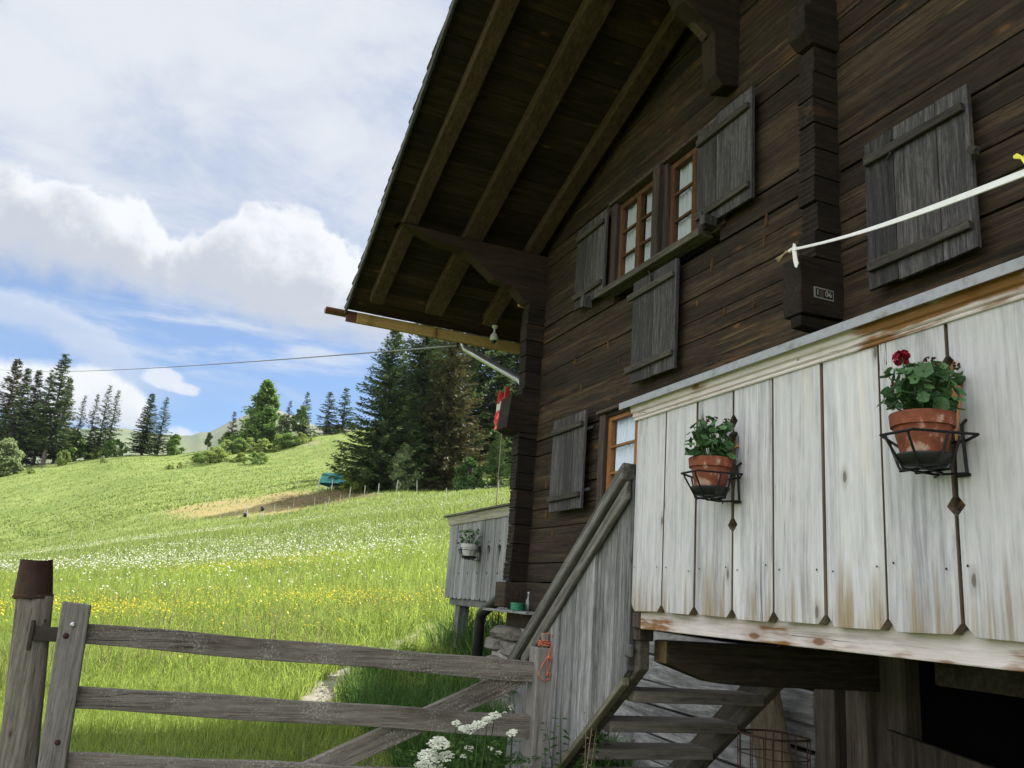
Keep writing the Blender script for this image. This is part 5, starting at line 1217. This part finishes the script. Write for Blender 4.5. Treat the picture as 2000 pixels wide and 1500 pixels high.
# short lawn by the gate, taller meadow beyond, dark rank grass by the house
X, Y = scatter(95000, -.66, .16, 3.6, 9.0); k = ~in_house(X, Y, .05) & off_path(X, Y, .22); X, Y = X[k], Y[k]
pn = patchy(X*1., Y*1., .9, 3)
dist = np.clip((Y-6.6)/1.6, 0, 1); blades('lawn_grass', X, Y, (.07+.05*pn)*(1-dist)+(.24+.12*pn)*dist, .0055, 'grass', .7)
X, Y = scatter(125000, -.68, .10, 8.5, 26); k = ~in_house(X, Y, .05) & off_path(X, Y, .22); X, Y = X[k], Y[k]; pn = patchy(X, Y, .5, 9)
blades('meadow_grass', X, Y, .34+.16*pn, .010, 'grass', .85)
X, Y = scatter(120000, -.68, .08, 25, 100); k = ~bare(X, Y); X, Y = X[k], Y[k]; pn = patchy(X[::1], Y[::1], .12, 5)
blades('far_meadow_grass', X, Y, (.30+.14*pn), .035*(Y/40)**.7, 'grass_far', .8)
X, Y = scatter(45000, -.68, .05, 98, 235); k = ~bare(X, Y); X, Y = X[k], Y[k]; blades('hill_grass', X, Y, .32, .16, 'grass_far', .7)
ug, wg = rng.uniform(-9.6, -5.2, 16000), rng.uniform(-1.35, .35, 16000)
X, Y = UD[0]*ug+ND[0]*(HF+wg), UD[1]*ug+ND[1]*(HF+wg); k = ~in_house(X, Y, .02) & off_path(X, Y, .3) & (patchy(X, Y, 1.2, 1) > -.25); X, Y = X[k], Y[k]
blades('rank_grass', X, Y, .42, .011, 'grass_dark', .8)
ug, wg = rng.uniform(-10.8, -8.3, 2600), rng.uniform(.3, 1.2, 2600); X, Y = UD[0]*ug+ND[0]*(HF+wg), UD[1]*ug+ND[1]*(HF+wg); blades('rank_grass', X, Y, .75, .016, 'grass_dark', .8)

X, Y = scatter(5200, -.68, .08, 8.0, 24); k = ~in_house(X, Y, .05) & off_path(X, Y, .2) & (patchy(X, Y, .4, 12) > -.1); X, Y = X[k], Y[k]
blades('seed_grass', X, Y, .56, .007, 'dry', .45)
def flowers(name, n, y0, y1, sc_, thr, seed, size, h, mat, tx=(-.68, .06), petals=5, yc=None):
    X, Y = scatter(n, tx[0], tx[1], y0, y1)
    st_ = np.array([mnoise.fractal(Vector((x*sc_*.5, y*sc_, seed)), .8, 2., 4) for x, y in zip(X, Y)])
    edge = np.clip((Y/y0-1)/.6, 0, 1)*np.clip((y1/Y-1)/.5, 0, 1)
    k = (st_+rng.normal(0, .12, n) > thr+(1-edge)*.6) & ~in_house(X, Y, .1); X, Y = X[k], Y[k]; n = len(X)
    Z = terrain(X, Y)+h*rng.uniform(.7, 1.15, n); V = []; a = rng.random(n)*6.283; s = size*rng.uniform(.6, 1.35, n); tl = rng.normal(0, .4, (n, 2))
    ring = []
    for q in range(petals):
        t = a+2*math.pi*q/petals; dx_, dy_ = np.cos(t)*s, np.sin(t)*s
        ring.append(np.stack([X+dx_, Y+dy_, Z+dx_*tl[:, 0]+dy_*tl[:, 1]], 1))
    V = np.stack(ring, 1).reshape(-1, 3); o = link(name, npmesh(name, V, np.arange(n*petals).reshape(n, petals)), M[mat]); return props(o, kind='stuff')
flowers('white_meadow_flowers', 44000, 14, 85, .15, .19, 2, .0175, .46, 'wflower')
flowers('white_meadow_flowers', 4500, 14, 75, .10, -.1, 8, .018, .44, 'wflower')
flowers('yellow_buttercups', 36000, 9.2, 24, .20, .10, 6, .0118, .40, 'yflower')
flowers('yellow_buttercups', 5000, 8.6, 32, .35, .05, 16, .010, .42, 'yflower')
flowers('white_meadow_flowers', 500, 6.2, 11, .6, .1, 4, .016, .14, 'wflower')

# ------------------------------------------------------------------ cow parsley by the gate, weeds by the stairs
def umbel(mb, c, r, n, up=(0, 0, 1)):
    upv = Vector(up).normalized(); a = upv.orthogonal().normalized(); b_ = upv.cross(a)
    for i in range(n):
        q = math.sqrt((i+.5)/n); t = i*2.39996; p = Vector(c)+(a*math.cos(t)+b_*math.sin(t))*r*q+upv*(r*.22*(1-q*q)+random.uniform(-.004, .004))
        for j in range(9):
            d = Vector((random.gauss(0, 1), random.gauss(0, 1), random.gauss(0, .5)))*r*.075; pp_ = p+d; s = random.uniform(.0026, .005)
            n_ = (upv+Vector([random.uniform(-.5, .5) for _ in range(3)])).normalized(); e = n_.orthogonal().normalized(); f_ = n_.cross(e); k = len(mb.v)
            mb.v += [tuple(pp_+e*s), tuple(pp_+f_*s), tuple(pp_-e*s), tuple(pp_-f_*s)]; mb.f.append((k, k+1, k+2, k+3)); mb.mi.append(0)
def ferny(P, D_, N_, L_, W_, base, d, L, g):
    """a finely cut leaf: paired leaflets along a stalk"""
    d = np.array(d)/np.linalg.norm(d)
    for s in np.linspace(.25, 1, 8):
        for sg in (-1, 1):
            sd = np.cross(d, [0, 0, 1]); sd = sd/np.linalg.norm(sd)*sg
            p0 = np.array(base)+d*L*s
            for s2 in (.25, .6, 1.0):
                p = p0+(sd*.75+d*.4)*L*.34*(1.15-s)*s2
                for sg2 in (-1, 1):
                    P.append(p+np.array([0, 0, g.normal(0, .006)])); dd = sd*.5+d*(.75*sg2+.2)+np.array([0, 0, g.normal(-.15, .25)]); D_.append(dd/np.linalg.norm(dd)); N_.append([g.normal(0, .35), g.normal(0, .35), 1]); L_.append(L*.14*(1.2-.7*s)); W_.append(L*.075*(1.2-.6*s))
def parsley(px, py, D, heads, label, nleaf=7, seed=0):
    """heads: photo points where flower heads show, at distance D"""
    g = np.random.default_rng(seed); random.seed(seed)
    p = at(px, py, D); base = Vector((p.x, p.y, gz(p.x, p.y))); t = thing('cow_parsley', label, 'wildflower', base, 0, 'cow parsley around the gate')
    stm = MB()
    for (hx, hy, r, n) in heads:
        c = Vector(at(hx, hy, D+random.uniform(-.08, .08)))-base
        stm.tube([(c.x*.1, c.y*.1, -.02), (c.x*.6, c.y*.6, c.z*.6), (c.x, c.y, c.z-r*.6)], [.004, .003, .002], 5)
        for i in range(7): a = i*.9; stm.tube([(c.x, c.y, c.z-r*.6), (c.x+r*.6*math.cos(a), c.y+r*.6*math.sin(a), c.z)], .0011, 4)
        mb_ = MB(); umbel(mb_, c, r, n, (random.uniform(-.35, .1), -.45, 1)); mb_.build('flower_head', M['umbel'], t)
    stm.build('stems', M['weed'], t)
    P, D_, N_, L_, W_ = [], [], [], [], []; hz_ = max((Vector(at(h[0], h[1], D))-base).z for h in heads)
    for i in range(nleaf):
        a = g.random()*6.283; z = hz_*g.uniform(.2, .88); rr = g.uniform(.02, .08)
        ferny(P, D_, N_, L_, W_, (rr*math.cos(a), rr*math.sin(a), z), (math.cos(a), math.sin(a), g.uniform(.0, .5)), g.uniform(.14, .26), g)
    V, F = kites(P, D_, N_, np.array(L_), np.array(W_)); link('leaves', npmesh('leaves', V, F), M['weed'], t)
parsley(848, 1490, 3.75, [(858, 1452, .042, 60), (838, 1478, .045, 60), (868, 1478, .035, 44), (825, 1497, .04, 50), (850, 1505, .04, 40)], 'dense cluster of cream cow parsley heads low before the gate', 10, 1)
parsley(925, 1490, 3.9, [(915, 1424, .034, 44), (935, 1416, .030, 40), (952, 1407, .030, 40), (966, 1398, .026, 34)], 'cow parsley with a slanting row of cream heads over the second rail', 12, 2)
parsley(890, 1495, 3.95, [(891, 1413, .020, 22), (903, 1424, .018, 20)], 'cow parsley with two small heads left of the slanting row', 9, 3)
parsley(998, 1495, 3.95, [(1000, 1432, .024, 30)], 'cow parsley with one round head on the second rail by the stile', 12, 4)
parsley(918, 1500, 4.0, [(916, 1462, .022, 16), (905, 1478, .015, 12)], 'cow parsley with thin heads under the second rail', 12, 5)
parsley(1000, 1490, 4.75, [(1003, 1382, .026, 26), (985, 1394, .016, 14)], 'cow parsley with a flat head behind the gate near the newel post', 10, 6)
parsley(1020, 1490, 4.8, [(1015, 1288, .030, 30), (1034, 1278, .022, 20), (1036, 1290, .02, 18)], 'tall cow parsley whose heads just top the upper rail by the cord', 8, 7)
parsley(965, 1495, 4.2, [(958, 1462, .015, 10), (975, 1470, .014, 10)], 'cow parsley with sparse faded heads low by the stile', 14, 8)
def weed(px, py, D, h, n, label, seed, mat='weed', ls=.06, spread=.12, group='weeds growing by the gate and stairs'):
    g = np.random.default_rng(seed); p = at(px, py, D); base = Vector((p.x, p.y, gz(p.x, p.y))); t = thing('weed_plant', label, 'weed', base, g.random()*6, group)
    st_ = MB(); P, D_, N_, L_, W_ = [], [], [], [], []
    for s in range(n):
        a = g.random()*6.283; r_ = spread*g.random(); hh = h*g.uniform(.6, 1.05); lx, ly = g.normal(0, .1, 2)*hh
        st_.tube([(r_*math.cos(a), r_*math.sin(a), -.02), (r_*math.cos(a)+lx*.5, r_*math.sin(a)+ly*.5, hh*.55), (r_*math.cos(a)+lx, r_*math.sin(a)+ly, hh)], [.004, .003, .001], 5)
        for k in range(int(hh/.035)):
            f = (k+1)/(hh/.035); q = np.array([r_*math.cos(a)+lx*f, r_*math.sin(a)+ly*f, hh*f])
            for b_ in (0, math.pi): 
                th = k*1.57+b_+g.normal(0, .3); d = np.array([math.cos(th), math.sin(th), g.normal(.15, .3)]); P.append(q+d*.008); D_.append(d/np.linalg.norm(d)); N_.append([g.normal(0, .3), g.normal(0, .3), 1]); L_.append(ls*g.uniform(.6, 1.2)*(1.15-.6*f)); W_.append(ls*.5*(1.15-.6*f))
    st_.build('stems', M['weed' if mat == 'weed' else 'dry'], t); V, F = kites(P, D_, N_, np.array(L_), np.array(W_), .25); link('leaves', npmesh('leaves', V, F), M[mat], t)
weed(1120, 1500, 4.15, .80, 9, 'leafy green weed at the foot of the grey stair panel', 31, ls=.07, spread=.18)
weed(1165, 1495, 4.0, .78, 5, 'straggly weed with dry stalks under the lowest visible steps', 32, mat='weed', ls=.045, spread=.1)
weed(1150, 1495, 3.95, .86, 6, 'dry brown stalks under the stair', 33, mat='dry', ls=.03, spread=.16)
weed(1030, 1490, 4.75, 1.0, 6, 'tall weed between the latch stile and newel post', 34, ls=.06)
weed(900, 1500, 4.3, .62, 8, 'dark leafy weed behind the cream flower heads', 35, ls=.06, spread=.2)
weed(960, 1500, 4.1, .66, 9, 'dark leafy weed under the second rail near the stile', 36, ls=.06, spread=.2)
weed(1010, 1500, 4.0, .60, 8, 'leafy weed at the base of the latch stile', 37, ls=.055, spread=.16)
weed(800, 1260, 10.2, .45, 8, 'bright nettle clump showing below the top rail', 38, ls=.07, spread=.2)

# ------------------------------------------------------------------ haze
HAZE = 0.00004
if HAZE:
    m_ = MB(); m_.box(-2600, 2600, -80, 3400, -520, 1050); m = bpy.data.materials.new('air'); m.use_nodes = True; nt = m.node_tree; nt.nodes.clear()
    out = nt.nodes.new('ShaderNodeOutputMaterial'); pv = nt.nodes.new('ShaderNodeVolumePrincipled'); pv.inputs['Color'].default_value = (.72, .82, .95, 1); pv.inputs['Density'].default_value = HAZE; pv.inputs['Anisotropy'].default_value = .2
    nt.links.new(pv.outputs[0], out.inputs['Volume']); props(m_.build('haze', m), kind='stuff')
